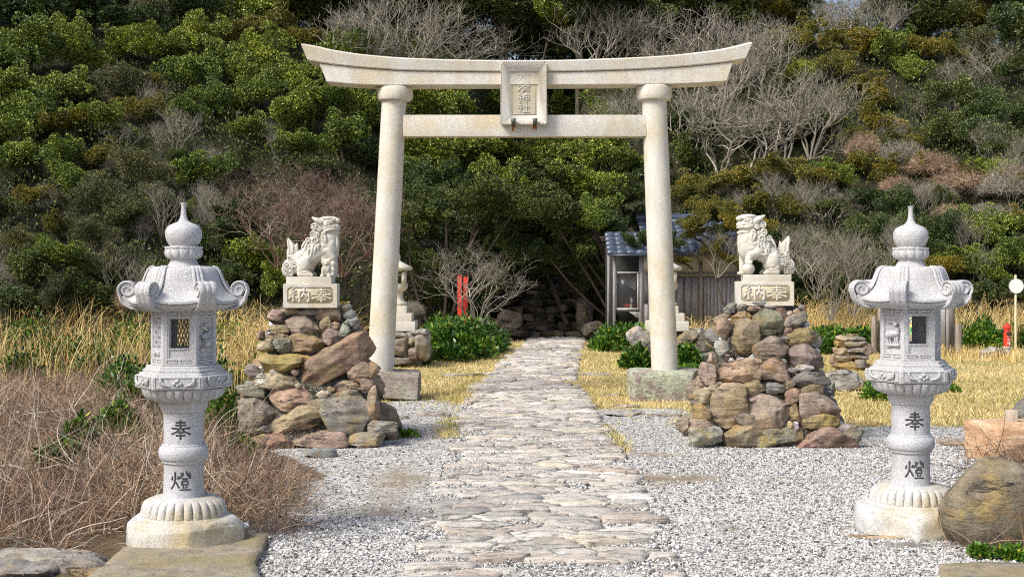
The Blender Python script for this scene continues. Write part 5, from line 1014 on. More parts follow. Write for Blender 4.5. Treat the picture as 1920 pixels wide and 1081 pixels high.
g.add(V, [(j*(n+1)+i, j*(n+1)+i+1, (j+1)*(n+1)+i+1, (j+1)*(n+1)+i) for j in range(5) for i in range(n)]); g.build('cloth', m_plain('grey_cloth', (.30, .30, .29), .9), bt)
g = G(); g.add(*box(PX(1156, BY), PX(1196, BY), .02, .5, PZ(580, BY), PZ(578, BY))); g.build('counter', WOODG, bt)
g = G(); g.add([(PX(1179, BY), -.02, PZ(584, BY)), (PX(1198, BY), -.02, PZ(584, BY)), (PX(1198, BY), -.02, PZ(596, BY)), (PX(1192, BY), -.02, PZ(594, BY)), (PX(1185, BY), -.02, PZ(588, BY)), (PX(1179, BY), .02, PZ(584, BY)), (PX(1198, BY), .02, PZ(584, BY)), (PX(1198, BY), .02, PZ(596, BY)), (PX(1192, BY), .02, PZ(594, BY)), (PX(1185, BY), .02, PZ(588, BY))], [(0, 4, 3, 2, 1), (5, 6, 7, 8, 9), (0, 1, 6, 5), (1, 2, 7, 6), (2, 3, 8, 7), (3, 4, 9, 8), (4, 0, 5, 9)]); g.build('bracket', m_plain('pale_grey_paint', (.5, .5, .49), .8), bt)
g = G(); g.add(*box(PX(1141, BY), PX(1222, BY), .9, .95, 0, 2.2)); g.add(*box(PX(1153, BY), PX(1156, BY), .03, .9, 0, PZ(581, BY))); g.build('back_wall', m_plain('interior_shade_boards', (.03, .03, .028), .9), bt)  # near-black colour stands for the shade inside the booth
tiled(PX(1138, BY), PX(1224, BY), -.28, PZ(477, BY-.3), .75, PZ(437, BY+.7), bt)
rb_ = G(); rb_.add(*box(PX(1171, BY), PX(1192, BY), .10, .24, PZ(578, BY)+.001, PZ(570, BY))); tag(rb_.build('red_box', REDP, None, False, (0, BY, 0)), 'small red box on the counter inside the booth window', 'box')
g = G(); rings(g, [(.028, 0), (.028, .07), (.012, .09), (.010, .13), (.016, .135), (.016, .15)], 14); tag(g.build('pump_bottle', WHITEP, None, True, (PX(1184, BY), BY+.06, PZ(578, BY)+.001)), 'white pump bottle before the red box on the booth counter', 'bottle')
# red boards behind the bare shrub
for a, b, y0, y1, Y, lb in ((858, 866, 516, 602, 27.4, 'taller weathered red board standing behind the small bare tree'), (869, 877.5, 519, 606, 27.55, 'shorter weathered red board beside the taller one behind the small bare tree')):
    g = G(); x0, x1 = PX(a, Y), PX(b, Y); bbox_bev(g, -(x1-x0)/2, (x1-x0)/2, -.02, .02, 0, PZ(y0, Y), .006); V = None
    tag(autosmooth(g.build('red_board', REDP, None, False, ((x0+x1)/2, Y, 0))), lb, 'board')

# ================================================================== SIGNBOARD, LOG POSTS, HYDRANT, ROUND SIGN
SY = 25.4
sb = thing('information_board', (PX(1716, SY), SY, 0), 'white information board on weathered posts seen behind the boulder-side lantern', 'sign')
g = G(); g.add(*box(-.55, .54, -.02, .0, PZ(645, SY), PZ(560, SY))); g.build('panel', WHITEP, sb)
def flat(name, pts, y, m): g = G(); V = [(x, yy, z) for yy in (y, y+.003) for x, z in pts]; n = len(pts); g.add(V, [tuple(range(n)), tuple(range(n, 2*n))[::-1]]+[(i, (i+1) % n, n+(i+1) % n, n+i) for i in range(n)]); return g.build(name, m, sb)
mG = m_plain('printed_green', (.28, .50, .12), .5); mT = m_plain('printed_teal', (.10, .42, .38), .5); mY = m_plain('printed_yellow', (.72, .66, .22), .5)
u = lambda px: (px-1716)/F*SY
flat('printed_field', [(u(1697), PZ(626, SY)), (u(1716), PZ(626, SY)), (u(1716), PZ(592, SY)), (u(1697), PZ(592, SY))], -.0235, mG)
flat('printed_field', [(u(1697)+.01, PZ(612, SY)), (u(1713), PZ(612, SY)), (u(1713), PZ(604, SY)), (u(1697)+.01, PZ(604, SY))], -.027, mY)
flat('printed_disc', [(u(1711)+.05*math.cos(a*.4), PZ(618, SY)+.05*math.sin(a*.4)) for a in range(16)], -.030, mT)
flat('printed_glyph', [(u(1706)+a*.01, PZ(600, SY)+b*.01) for a, b in ((-4, 6), (4, 6), (4, 4), (0, 4), (0, 1), (5, 1), (5, -1), (1, -5), (-1, -4), (2, -1), (-4, -1), (-4, 1), (-2, 1), (-2, 4), (-4, 4))], -.0305, WHITEP)
g = G()
for i in range(9): g.add(*box(-.5+(i % 2)*.02, .5, -.024, -.0215, PZ(640-i*2.2, SY)-.004, PZ(640-i*2.2, SY)+.002))
for a, b in ((-.62, -.56), (.56, .62)): g.add(*box(a, b, -.06, .06, 0, PZ(548, SY)))
g = G()
for a, b in ((-.62, -.56), (.56, .62)): g.add(*box(a, b, -.06, .06, 0, PZ(548, SY)))
g.build('post', WOODG, sb)
for px, w, top, Y, lb in ((1639, 11, 592, 25.8, 'short grey log post, the lone one nearer the low stone stack'), (1652, 13, 560, 25.9, 'tall log post rising behind the chamber of the boulder-side lantern'), (1782, 17, 556, 25.7, 'tall thick log post next to the information board'), (1797, 13, 607, 25.4, 'short log post leaning on the tall thick one')):
    g = G(); r = w/2/F*Y; pr = [(r*1.03, -.05), (r*1.02, .3), (r*.97, PZ(top, Y)-.02), (r*.86, PZ(top, Y))]; rings(g, pr, 20, lambda th, i: 1+.03*np.sin(3*th+i)); tag(autosmooth(g.build('log_post', WOODB, None, False, (PX(px, Y), Y, 0))), lb, 'post')
HY2 = 26.0; zb = PZ(664, HY2)
hd = thing('fire_hydrant', (PX(1888, HY2), HY2, 0), 'slim red fire hydrant with white lettering among green plants', 'hydrant')
g = G(); rings(g, [(.075, 0), (.075, .03), (.06, .035), (.06, .10), (.085, .105), (.085, .125), (.062, .13)], 24); autosmooth(g.build('base', m_plain('grey_painted_iron', (.42, .43, .44), .6), hd))
g = G(); h = PZ(606, HY2); rings(g, [(.062, .13), (.064, .14), (.064, h-.09), (.080, h-.085), (.080, h-.06), (.062, h-.055), (.055, h-.03), (.03, h-.012), (.03, h)], 24); autosmooth(g.build('barrel', REDP, hd))
g = G(); tube(g, [(0, -.05, h-.19), (0.02, -.13, h-.19)], [.035, .035], 12); tube(g, [(0, 0, h-.14), (-.09, 0, h-.14)], [.03, .03], 10); autosmooth(g.build('outlet', m_plain('black_rubber', (.03, .03, .03), .6), hd))
g = G()
for k, ch in enumerate('消火栓'): glyph(ch, .062, 14, lambda x, y, q, k=k: (x+.016, -.0665-.0015*q-(0 if abs(x+.016) < .03 else 0), y+.335-k*.072), g)
g.build('lettering', WHITEP, hd)
RY = 27.0; g = G()
rs = thing('round_sign', (PX(1905, RY), RY, 0), 'pale round disc sign on a slender cream pole beside the hydrant', 'sign')
tube(g, [(0, .02, 0), (0, .02, PZ(515, RY))], .024, 12); autosmooth(g.build('pole', CREAMP, rs))
g = G(); tube(g, [(0, -.02, 0), (0, -.005, 0)], .140, 40); o = autosmooth(g.build('disc', WHITEP, rs, False, (0, 0, PZ(536, RY))))
g = G(); tube(g, [(0, -.022, 0), (0, -.004, 0)], .146, 40, cap=False); g.build('rim', m_plain('grey_rim', (.4, .4, .4), .5), rs, True, (0, 0, PZ(536, RY)))
# ================================================================== VEGETATION
def leaves_geo(P, N, ln, wd, rg, up=.0):
    """P positions, N outward normals -> folded leaf quads"""
    n = len(P); r = rg.normal(size=(n, 3)); N = N/np.linalg.norm(N, axis=1)[:, None]
    A = N+r*.55; A[:, 2] += up; A /= np.linalg.norm(A, axis=1)[:, None]                # blade direction (out along the twig)
    r2 = rg.normal(size=(n, 3)); B = np.cross(A, r2); B /= np.linalg.norm(B, axis=1)[:, None]+1e-9
    L = (ln*rg.uniform(.7, 1.3, n))[:, None]; W = (wd*rg.uniform(.7, 1.2, n))[:, None]
    V = np.stack([P, P+A*L*.5+B*W*.5, P+A*L, P+A*L*.5-B*W*.5], 1).reshape(-1, 3); k = np.arange(n)*4
    return V, np.stack([k, k+1, k+2, k+3], 1)
def crown_mesh(name, seed, nsub=46, nleaf=15000, ln=.085, wd=.040, flat=.8, tuft=0, under=-.35, subr=(.20, .36)):
    """unit crown (radius 1): knobbly clumps of leaves over an uneven dome with gaps between"""
    rg = np.random.RandomState(seed); C = []; arms = max(9, nsub//5)
    for i in range(arms):
        d = rg.normal(size=3); d /= np.linalg.norm(d); d[2] = d[2] if d[2] > under else abs(d[2])*.7; reach = rg.uniform(.6, 1.12)
        for k in range(6):
            f = (k+1)/6; c = d*reach*f**.8*np.array([1, 1, flat])+rg.normal(size=3)*.10*f+np.array([0, 0, .06*f]); C.append(np.append(c, rg.uniform(*subr)*(1.15-.62*f)))
    C = np.array(C); w = C[:, 3]**2; ci = rg.choice(len(C), nleaf, p=w/w.sum()); c = C[ci]
    if tuft:      # leaves gathered in rosettes at twig ends
        nt = nleaf//tuft; ti = rg.choice(len(C), nt, p=w/w.sum()); D = rg.normal(size=(nt, 3)); D[:, 2] += .35; D += C[ti, :3]*.9; D /= np.linalg.norm(D, axis=1)[:, None]
        TP = C[ti, :3]+D*C[ti, 3:4]*rg.uniform(.78, 1.08, (nt, 1)); k = np.repeat(np.arange(nt), tuft); r = rg.normal(size=(len(k), 3)); r /= np.linalg.norm(r, axis=1)[:, None]
        P = TP[k]+r*.012; N = D[k]*.75+r*.9
    else:
        D = rg.normal(size=(nleaf, 3)); D += c[:, :3]*.8; D[:, 2] += .2; D /= np.linalg.norm(D, axis=1)[:, None]
        P = c[:, :3]+D*c[:, 3:4]*rg.uniform(.7, 1.06, (nleaf, 1)); N = D
    V, Fq = leaves_geo(P, N, ln, wd, rg, .25); g = G(); g.add(V, Fq); me = g.mesh(name, None); me.materials.append(GLOSS); return me
CROWN = {'round': [crown_mesh('rosette_crown', s, 48, 21000, .062, .027, .8, 6) for s in (1, 2, 3, 4)],
         'loose': [crown_mesh('loose_crown', s, 40, 15000, .070, .028, .75, 5, -.2, (.14, .28)) for s in (11, 12, 13)],
         'fine': [crown_mesh('fine_crown', s, 60, 22000, .050, .024, .8, 0, -.4) for s in (21, 22)]}
def twig_tree(name, seed, levels=5, spread=.55, L0=.36, up=.25, n0=5, lean=(0, 0), wig=.16, kids=(2, 3), r0=.013, thin=.76):
    """bare branches, unit height about 1; returns (trunk mesh, twig mesh)"""
    rg = random.Random(seed); T, W = G(), G()
    def grow(p, d, L, r, lv):
        k = 5 if lv < 2 else 4 if lv < 3 else 3; pts = [p]; q = p.copy(); dd = d.copy()
        for i in range(k):
            dd = (dd+Vector((rg.gauss(0, wig), rg.gauss(0, wig), rg.gauss(0, wig)+up*.12))).normalized(); q = q+dd*L/k; pts.append(q.copy())
        g = T if lv <= 1 else W; rr = np.linspace(r, r*thin, len(pts)); tube(g, [tuple(a) for a in pts], rr, 6 if lv <= 1 else 3, cap=False)
        if lv >= levels: return
        m = rg.randint(*kids)
        for j in range(m):
            t = (j+1)/m if j else 1.0; t = .35+.65*t if j < m-1 else 1.0; i = min(k, max(1, round(t*k))); b = pts[i]; a = rg.uniform(0, 6.28)
            o = Vector((math.cos(a), math.sin(a), rg.uniform(-.2, .5))); nd = (dd*(1-spread)+o*spread*rg.uniform(.6, 1.15)+Vector((lean[0], lean[1], up))*.22).normalized()
            grow(b, nd, L*rg.uniform(.62, .86), r*thin*rg.uniform(.72, .95), lv+1)
    for i in range(n0):
        a = i/n0*6.28+rg.uniform(-.4, .4); s = rg.uniform(.15, .75); grow(Vector((math.cos(a)*.02, math.sin(a)*.02, 0)), Vector((math.cos(a)*s+lean[0], math.sin(a)*s*.6+lean[1], 1)).normalized(), L0*rg.uniform(.8, 1.15), r0*rg.uniform(.6, 1), 0)
    return T.mesh(name+'_trunk', None), W.mesh(name+'_twigs', None)
BARE = [twig_tree('bare', s, 5, .5, .29, .3, 7, (.18, 0)) for s in (1, 2, 3)]+[twig_tree('bare', s, 5, .60, .29, .1, 7, (.3, 0), .2) for s in (4, 5)]
BUSHY = [twig_tree('bushy', s, 5, .58, .28, .25, 9, (0, 0), .2, (2, 3), .008, .76) for s in (8, 9)]
FANT = [twig_tree('fan', s, 5, .52, .28, .45, 9, (.05, 0), .12, (2, 3), .009, .77) for s in (15, 16)]
for T_, W_ in BARE+BUSHY+FANT: T_.materials.append(TWIG); W_.materials.append(TWIG)
def tangle_mesh(seed, n=5200):
    """mound of arching dead stems, unit radius"""
    rg = np.random.RandomState(seed); D = rg.normal(size=(n, 3)); D[:, 2] = np.abs(D[:, 2])*.8; D /= np.linalg.norm(D, axis=1)[:, None]; P = D*rg.uniform(.55, 1.0, (n, 1))*np.array([1, .9, .75])*(1+.15*np.sin(4*np.arctan2(D[:, 1], D[:, 0])))[:, None]
    return ribbons(P, rg, .16, .45, .010, 5, 1.2)
def ribbons(P, rg, l0, l1, w, segs, curl, up=.2, M=None):
    n = len(P); d = rg.normal(size=(n, 3)); d[:, 2] += up; d /= np.linalg.norm(d, axis=1)[:, None]; L = rg.uniform(l0, l1, n)[:, None]; b = np.cross(d, rg.normal(size=(n, 3))); b /= np.linalg.norm(b, axis=1)[:, None]
    q = P.copy(); dd = d; Ls = []; wv = (w*rg.uniform(.5, 1.2, n))[:, None]; bend = rg.normal(size=(n, 3))*curl/segs
    for s in range(segs+1):
        k = 1-.7*s/segs; Ls += [q-b*wv*k/2, q+b*wv*k/2]; dd = dd+bend+rg.normal(size=(n, 3))*curl*.12; dd /= np.linalg.norm(dd, axis=1)[:, None]; q = q+dd*L/segs
    V = np.stack(Ls, 1).reshape(-1, 3); m = 2*(segs+1); base = np.arange(n)*m
    Fs = np.concatenate([np.stack([base+2*s, base+2*s+1, base+2*s+3, base+2*s+2], 1) for s in range(segs)]); g = G(); g.add(V, Fs); return g
TANG = [tangle_mesh(s).mesh('tangle', DRYTWIG) for s in (1, 2)]
def trunk_to(base, top, r, seed, R_=1.):
    """one tapering trunk from base to the crown, forking into three limbs"""
    rg = random.Random(seed); g = G(); b = np.array(base, float); t_ = np.array(top, float); k = np.linspace(0, 1, 7)[:, None]
    P = b+(t_-b)*k+np.array([1, .4, 0])*np.sin(k*3.1)*.12*np.linalg.norm(t_-b)*rg.uniform(-1, 1); tube(g, P, np.linspace(r, r*.6, 7), 7)
    for q in range(3):
        a = rg.uniform(0, 6.28); e = P[5]+np.array([math.cos(a)*.5, math.sin(a)*.5, rg.uniform(.1, .45)])*R_; tube(g, [P[5], (P[5]+e)/2+np.array([0, 0, .05]), e], [r*.55, r*.35, r*.15], 5)
    return g.mesh('trunk', BARK)
def setmat(o, m): o.material_slots[0].link = 'OBJECT'; o.material_slots[0].material = m
def solve(px, py, lift):
    best = None
    for Y in np.arange(24, 47, .1):
        zz = PZ(py, Y)-(float(hill_z(PX(px, Y), Y))+lift)
        if zz <= 0: return float(Y)
    return None
LAB = set(); cols = [(-80, 'near the frame edge above the golden reeds'), (70, 'above the golden reeds'), (180, 'above the reeds beside the twig-side lantern'), (270, 'over the roof of the twig-side lantern'), (380, 'just beyond the twig-side lantern towards the cub lion'), (490, 'over the lion with the cub'), (600, 'outside the gate pillar next to the cub lion'), (720, 'just inside the gate pillar next to the cub lion'), (830, 'over the small bare tree with red boards'), (920, 'under the name plaque of the gate'), (1010, 'over the dark stone stairs'), (1110, 'over the wooden booth'), (1200, 'by the gate pillar next to the house'), (1290, 'over the tiled house roof'), (1390, 'over the lion with the ball'), (1490, 'between the ball lion and the boulder-side lantern'), (1590, 'over the low stone stack'), (1680, 'over the finial of the boulder-side lantern'), (1780, 'above the hydrant'), (1870, 'near the frame edge above the round sign')]
rows_ = [(-200, 'on the crest'), (60, 'high on the slope'), (140, 'on the upper slope'), (215, 'on the middle slope'), (290, 'below the middle slope'), (370, 'on the lower slope'), (450, 'low on the slope'), (530, 'at the slope foot')]
def where(px, py):
    c = [t for v, t in cols if px >= v][-1] if px >= -80 else cols[0][1]; r = [t for v, t in rows_ if py >= v][-1]; return c, r
def mklabel(desc, px, py):
    c, r = where(px, py)
    for extra in ('', 'smaller ', 'darker ', 'fuller ', 'lower ', 'thinner ', 'denser ', 'further '):
        l = '%s%s %s, %s' % (extra, desc, r, c)
        if len(l.split()) > 16: l = ' '.join(l.split()[:16])
        if l not in LAB: LAB.add(l); return l
    return l
KIND = dict(g=('evergreen_tree', 'glossy green tree', 'evergreen', 'round', GLOSS), d=('evergreen_tree', 'dark green tree', 'evergreen', 'round', DARKL), o=('evergreen_shrub', 'grey olive shrub', 'shrub', 'fine', OLIVE),
            y=('yellowing_shrub', 'yellowing green shrub', 'shrub', 'loose', YELLOW), i=('ivy_mound', 'ivy covered shrub', 'shrub', 'fine', IVYL), m=('evergreen_tree', 'loose dark tree', 'evergreen', 'loose', DARKL))
cnt = 0
def crown(px, py, r_px, kind, Y=None, lift=None, flatz=1.0, foot=None):
    global cnt; cnt += 1; nm, ds, cat, sh, mat = KIND[kind]; rg = random.Random(cnt*7+3)
    if Y is None:
        Rm = r_px/F*32; Y = solve(px, py, lift if lift is not None else Rm*.75) or 42.0
    Rm = r_px/F*Y; loc = (PX(px, Y), Y, PZ(py, Y)); t = thing(nm, loc, mklabel(ds, px, py), cat, 'trees and shrubs on the hillside')
    me = CROWN[sh][cnt % len(CROWN[sh])]; o = link('crown', me, t); setmat(o, mat); o.scale = (Rm*rg.uniform(.95, 1.3), Rm*rg.uniform(.85, 1.15), Rm*rg.uniform(.8, 1.15)*flatz); o.rotation_euler = (rg.uniform(-.35, .35), rg.uniform(-.35, .35), rg.uniform(0, 6.28))
    stub = foot == 'stub'; fx, fy = foot if foot and not stub else (loc[0]+rg.uniform(-.2, .2), Y+.15)
    zg = max(float(hill_z(fx, fy)), 0)-.05; b = (fx-loc[0], fy-Y, min(zg-loc[2], -.2*Rm)) if not stub else (Rm*.8, .3, -Rm*.5)
    link('trunk', trunk_to(b, (0, 0, -.1*Rm), max(.03, Rm*.05), cnt, Rm), t); return t
def bare(px, py_base, hpx, Y=None, src=BARE, idx=0, mat=None, sx=1., name='bare_tree', ds='leafless pale tree', rz=0, grp='leafless trees on the hillside', label=None):
    global cnt; cnt += 1
    if Y is None: Y = solve(px, py_base, .0) or 42.0
    h = hpx/F*Y; z = PZ(py_base, Y); t = thing(name, (PX(px, Y), Y, z), label or mklabel(ds, px, py_base-hpx*.5), 'bare tree', grp, rz)
    T_, W_ = src[idx % len(src)]; a = link('trunk', T_, t); b = link('branches', W_, t)
    for o in (a, b): o.scale = (h*sx, h*.8*sx, h)
    if mat: setmat(a, mat); setmat(b, mat)
    return t
def tangle(px, py, r_px, Y=None, flatz=1., mat=None, ds='brown tangle of dead stems'):
    global cnt; cnt += 1; rg = random.Random(cnt)
    if Y is None: Y = solve(px, py, .35) or 42.
    Y -= .35; Rm = r_px/F*Y; o = link('dead_stem_tangle', TANG[cnt % 2], None, (PX(px, Y), Y, PZ(py, Y)-Rm*.2)); o.scale = (Rm, Rm*.8, Rm*flatz); o.rotation_euler = (0, 0, rg.uniform(0, 6.28))
    if mat: setmat(o, mat)
    return tag(o, mklabel(ds, px, py), 'dead stems', 'tangles of dead stems on the hillside')
# undergrowth: one leafy mass hugging the slope behind the countable trees
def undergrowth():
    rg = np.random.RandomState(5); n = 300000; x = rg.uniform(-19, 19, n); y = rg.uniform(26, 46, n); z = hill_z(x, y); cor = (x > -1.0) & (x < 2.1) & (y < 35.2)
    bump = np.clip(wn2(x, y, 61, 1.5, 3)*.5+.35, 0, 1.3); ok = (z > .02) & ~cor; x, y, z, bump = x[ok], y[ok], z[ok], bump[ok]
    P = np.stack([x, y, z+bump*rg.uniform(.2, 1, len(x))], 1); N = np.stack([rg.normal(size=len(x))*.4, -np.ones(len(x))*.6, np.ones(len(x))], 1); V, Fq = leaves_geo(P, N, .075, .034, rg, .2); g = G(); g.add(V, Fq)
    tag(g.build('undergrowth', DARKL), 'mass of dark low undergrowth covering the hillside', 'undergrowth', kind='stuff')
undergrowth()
# --- dense list read off the photograph: (x, y, radius px, kind)
TR = [
 # crest row
 (-30,10,90,'m'),(60,30,85,'m'),(150,20,80,'d'),(235,40,60,'m'),(290,30,60,'o'),(360,25,60,'d'),(440,25,55,'g'),(515,15,70,'g'),(600,10,60,'d'),(680,20,70,'d'),(770,30,75,'d'),(860,30,75,'d'),(950,25,75,'d'),(1040,30,60,'g'),(1120,30,70,'d'),(1200,30,70,'m'),(1290,10,60,'d'),(1370,30,60,'m'),(1420,20,55,'y'),(1480,30,45,'y'),(1700,20,70,'d'),(1760,40,60,'d'),(1830,30,70,'y'),(1900,60,70,'m'),(1950,10,70,'d'),
 (-40,-20,110,'d'),(100,-25,110,'d'),(240,-20,110,'d'),(380,-25,110,'d'),(520,-25,110,'d'),(660,-20,110,'d'),(800,-25,110,'d'),(940,-20,110,'m'),(1080,-20,110,'d'),(1220,-20,110,'m'),(1360,-20,100,'m'),(1460,-20,70,'m'),(1720,-15,90,'m'),(1850,-20,100,'d'),(1960,-20,100,'d'),
 # bright glossy mass, twig-lantern side
 (-10,120,70,'g'),(60,100,70,'g'),(130,80,55,'g'),(170,110,60,'g'),(235,85,62,'g'),(300,95,66,'g'),(370,80,64,'g'),(440,75,52,'y'),(500,60,58,'y'),(560,75,55,'y'),(500,110,64,'g'),(430,125,62,'g'),(360,140,60,'g'),(590,130,60,'g'),(655,105,66,'g'),(540,150,60,'g'),
 (20,180,70,'g'),(95,165,66,'g'),(165,175,55,'o'),(230,165,55,'o'),(290,165,50,'y'),(470,180,62,'g'),(400,195,52,'g'),(540,215,66,'g'),(610,195,66,'g'),(670,205,62,'g'),(60,235,70,'g'),(130,230,60,'y'),(200,235,60,'g'),(265,210,46,'y'),(350,215,46,'g'),(-10,260,66,'g'),(470,250,50,'g'),(560,275,55,'g'),(640,260,60,'g'),(690,290,50,'d'),
 (30,300,66,'g'),(100,290,62,'g'),(170,300,50,'y'),(255,320,62,'o'),(335,305,40,'d'),(390,330,58,'g'),(450,310,45,'d'),(590,320,50,'d'),(130,345,58,'g'),(60,370,50,'y'),(200,375,60,'o'),(290,375,50,'o'),(240,410,55,'d'),(0,400,50,'m'),(340,400,42,'i'),(430,400,46,'d'),
 (370,450,52,'i'),(430,440,50,'i'),(180,440,50,'o'),(110,430,40,'y'),(30,460,55,'o'),(130,490,66,'g'),(60,520,66,'d'),(220,500,55,'o'),(480,490,62,'g'),(510,530,58,'g'),(440,520,50,'d'),(300,520,50,'m'),(20,570,55,'d'),(170,550,60,'d'),(100,560,50,'o'),(560,480,40,'d'),
 # canopy inside the gate
 (790,200,60,'g'),(860,200,60,'g'),(920,210,55,'g'),(1060,215,55,'g'),(1130,225,55,'g'),(1000,215,50,'d'),(740,240,50,'d'),
 (800,290,66,'g'),(880,285,66,'g'),(960,285,66,'g'),(1040,290,66,'g'),(1120,290,62,'g'),(1175,310,50,'g'),(745,310,50,'g'),
]
for a in TR: crown(*a)
for i, px in enumerate(list(range(-60, 1500, 95))+[1700, 1790, 1880, 1970]): crown(px, -10+(i*37) % 50, 100, 'd', 44.5)
for px in list(range(-20, 1480, 110))+[1740, 1850, 1960]: crown(px, 30, 90, 'd', 46.5)
for px in range(-40, 1500, 105): crown(px, 95, 80, 'd', 43.4)
for px in (1290, 1340, 1400, 1030): crown(px, 45, 70, 'd', 44.0)
# canopy overhanging the recess (stands forward of the slope)
CN = [(770,395,56,'d',28.9),(835,385,60,'d',29.1),(900,380,60,'d',29.3),(720,430,46,'d',28.8),(965,390,56,'d',29.6),(780,360,66,'d',31.4),(850,355,70,'d',31.6),(930,355,72,'g',31.4),(1010,360,72,'d',31.4),(1090,360,70,'g',31.5),(1160,370,56,'d',31.6),(770,430,62,'d',31.0),(830,430,56,'d',31.6),(900,410,66,'d',30.7),(970,415,66,'d',30.4),(1040,415,62,'d',30.3),(1105,410,60,'g',30.4),(1150,435,44,'d',30.9),(1000,470,40,'m',31.0),(1075,455,46,'m',31.0),(740,480,50,'d',29.8),(790,500,55,'m',30.2),(850,500,60,'m',31.2),(900,505,60,'m',31.9),(930,470,50,'m',31.6),(1190,470,34,'d',30.6),(1215,420,50,'d',31.9),(820,560,50,'m',30.3),(880,580,46,'m',31.0),(900,545,50,'m',32.0),(1125,500,42,'m',32.6),(1130,560,40,'m',32.8),(1000,430,80,'m',33.5),(1060,440,80,'m',34.6),(940,440,80,'m',34.8),(1010,400,90,'m',36.2),(1100,450,70,'m',35.2),(965,470,46,'d',30.5),(1030,478,48,'d',30.4),(1095,480,44,'d',30.5),(1000,500,40,'m',31.2),(1060,505,40,'m',31.2),(1110,530,40,'m',31.6),(930,540,40,'m',31.2),(935,500,40,'d',31.0),(1010,440,90,'d',32.4),(1070,430,90,'d',33.2),(950,440,90,'d',33.4)]  # foremost crowns added to keep the sun off the recess
for a in CN:
    x_ = PX(a[0], a[4]); crown(*a, foot=((-1.35-.1*abs(x_), a[4]+.5) if x_ < .5 else (2.3+.1*x_, a[4]+.9)))
TR2 = [
 # beyond the gate, house side
 (1290,90,55,'m'),(1370,110,55,'m'),(1440,80,50,'y'),(1500,80,48,'y'),(1560,85,50,'y'),(1620,90,56,'y'),(1680,90,56,'g'),(1740,95,50,'y'),(1790,110,46,'y'),(1600,60,30,'y'),(1840,90,50,'o'),(1900,130,56,'m'),(1560,130,46,'y'),(1500,140,46,'g'),(1600,170,50,'y'),(1650,190,50,'y'),(1700,130,44,'g'),
 (1740,200,62,'i'),(1800,200,70,'i'),(1870,215,66,'i'),(1930,230,60,'i'),(1770,250,58,'i'),(1840,260,62,'i'),(1910,290,60,'i'),(1650,240,50,'y'),(1700,270,46,'y'),(1610,260,46,'y'),
 (1260,240,55,'m'),(1330,250,55,'i'),(1400,260,50,'m'),(1290,300,50,'m'),(1480,250,50,'m'),(1540,230,50,'m'),(1230,330,46,'m'),
 (1320,350,55,'y'),(1390,335,58,'y'),(1460,325,58,'y'),(1520,340,52,'y'),(1570,330,46,'g'),(1340,400,48,'y'),(1410,395,50,'y'),(1480,390,50,'y'),(1290,370,42,'y'),(1550,390,50,'m'),(1610,310,46,'y'),(1670,330,46,'y'),(1740,320,46,'y'),(1800,330,50,'y'),(1860,320,46,'g'),(1930,350,50,'y'),
 (1620,370,46,'m'),(1700,390,50,'i'),(1760,380,46,'i'),(1600,430,46,'i'),(1660,440,54,'i'),(1720,450,60,'i'),(1780,440,55,'i'),(1700,510,56,'i'),(1640,500,50,'i'),(1770,500,56,'y'),(1840,430,55,'g'),(1900,420,52,'y'),(1830,500,56,'g'),(1890,490,55,'g'),(1940,470,50,'o'),(1850,550,50,'m'),(1920,550,50,'m'),(1560,470,50,'m'),(1520,520,46,'m'),(1580,540,46,'m'),(1500,460,50,'m'),(1440,460,50,'m'),(1470,540,46,'m'),(1530,570,40,'m'),(1640,560,40,'m'),(1780,560,40,'m')]
for a in TR2: crown(*a)
# shrub leaning over the tiled roof
for a in [(1300,425,44,'y',29.7),(1245,455,34,'d',29.6),(1380,425,46,'y',29.8),(1345,405,40,'m',30.4),(1300,440,30,'y',29.9),(1340,470,32,'y',29.8),(1375,490,28,'y',29.8),(1280,490,26,'y',29.9),(1320,395,40,'y',30.4),(1250,445,24,'d',29.8),(1350,430,28,'d',30.2),(1215,450,28,'d',29.0),(1410,430,44,'y',30.0),(1180,452,24,'d',28.9)]:
    crown(*a, foot=(PX(1402, 30.2), 30.2) if a[0] in (1380, 1340) else 'stub')
# leafless trees
for i, (px, py, h, k) in enumerate([(640,150,170,0),(700,160,190,1),(770,165,190,2),(840,170,195,3),(910,170,190,0),(980,165,180,1),(1040,160,170,4),(1110,165,180,2),(1170,170,190,0),(1240,190,200,3),(1300,200,200,1),(1350,240,210,2),(1290,320,200,0),(1350,330,210,3),(1410,330,210,4),(1470,320,200,1),(1520,300,180,2),(1380,180,180,0),(1440,200,170,1),(1220,130,150,2)]):
    bare(px, py, h, None, BARE, k, sx=1.05)
for i, (px, py, h, k) in enumerate([(1130,300,130,1),(1180,260,110,2)]): bare(px, py, h, None, BARE, k)
for i, (px, py, h) in enumerate([(1540,90,110),(1600,95,120),(1650,95,110),(1560,60,100)]): bare(px, py, h, None, BARE, i)
for px, py, h, k in [(520,500,200,0),(580,510,210,1),(640,520,210,0),(690,480,190,1),(480,420,130,0),(620,420,150,1),(560,400,120,0)]: bare(px, py, h, 28.0 if py > 450 else None, BUSHY+FANT, k, REDTWIG, 1.1, ds='reddish leafless shrub', name='bare_shrub')
for px, py, h, k in [(1560,600,190,0),(1600,590,180,1),(1530,560,170,2),(1450,420,110,1),(1400,430,110,3),(1520,430,110,0),(1740,260,100,1),(1680,290,90,2),(290,230,90,0),(330,290,100,1),(230,290,80,2),(220,600,150,1),(280,610,130,0),(330,600,110,2),(70,80,90,0),(1560,440,120,2),(1860,330,120,0),(1900,400,130,1),(1800,190,120,3),(1860,170,120,2)]: bare(px, py, h, None if py < 560 else 27.5, FANT+BUSHY, k, sx=1.0, ds='leafless grey shrub', name='bare_shrub')
rgt = random.Random(77)
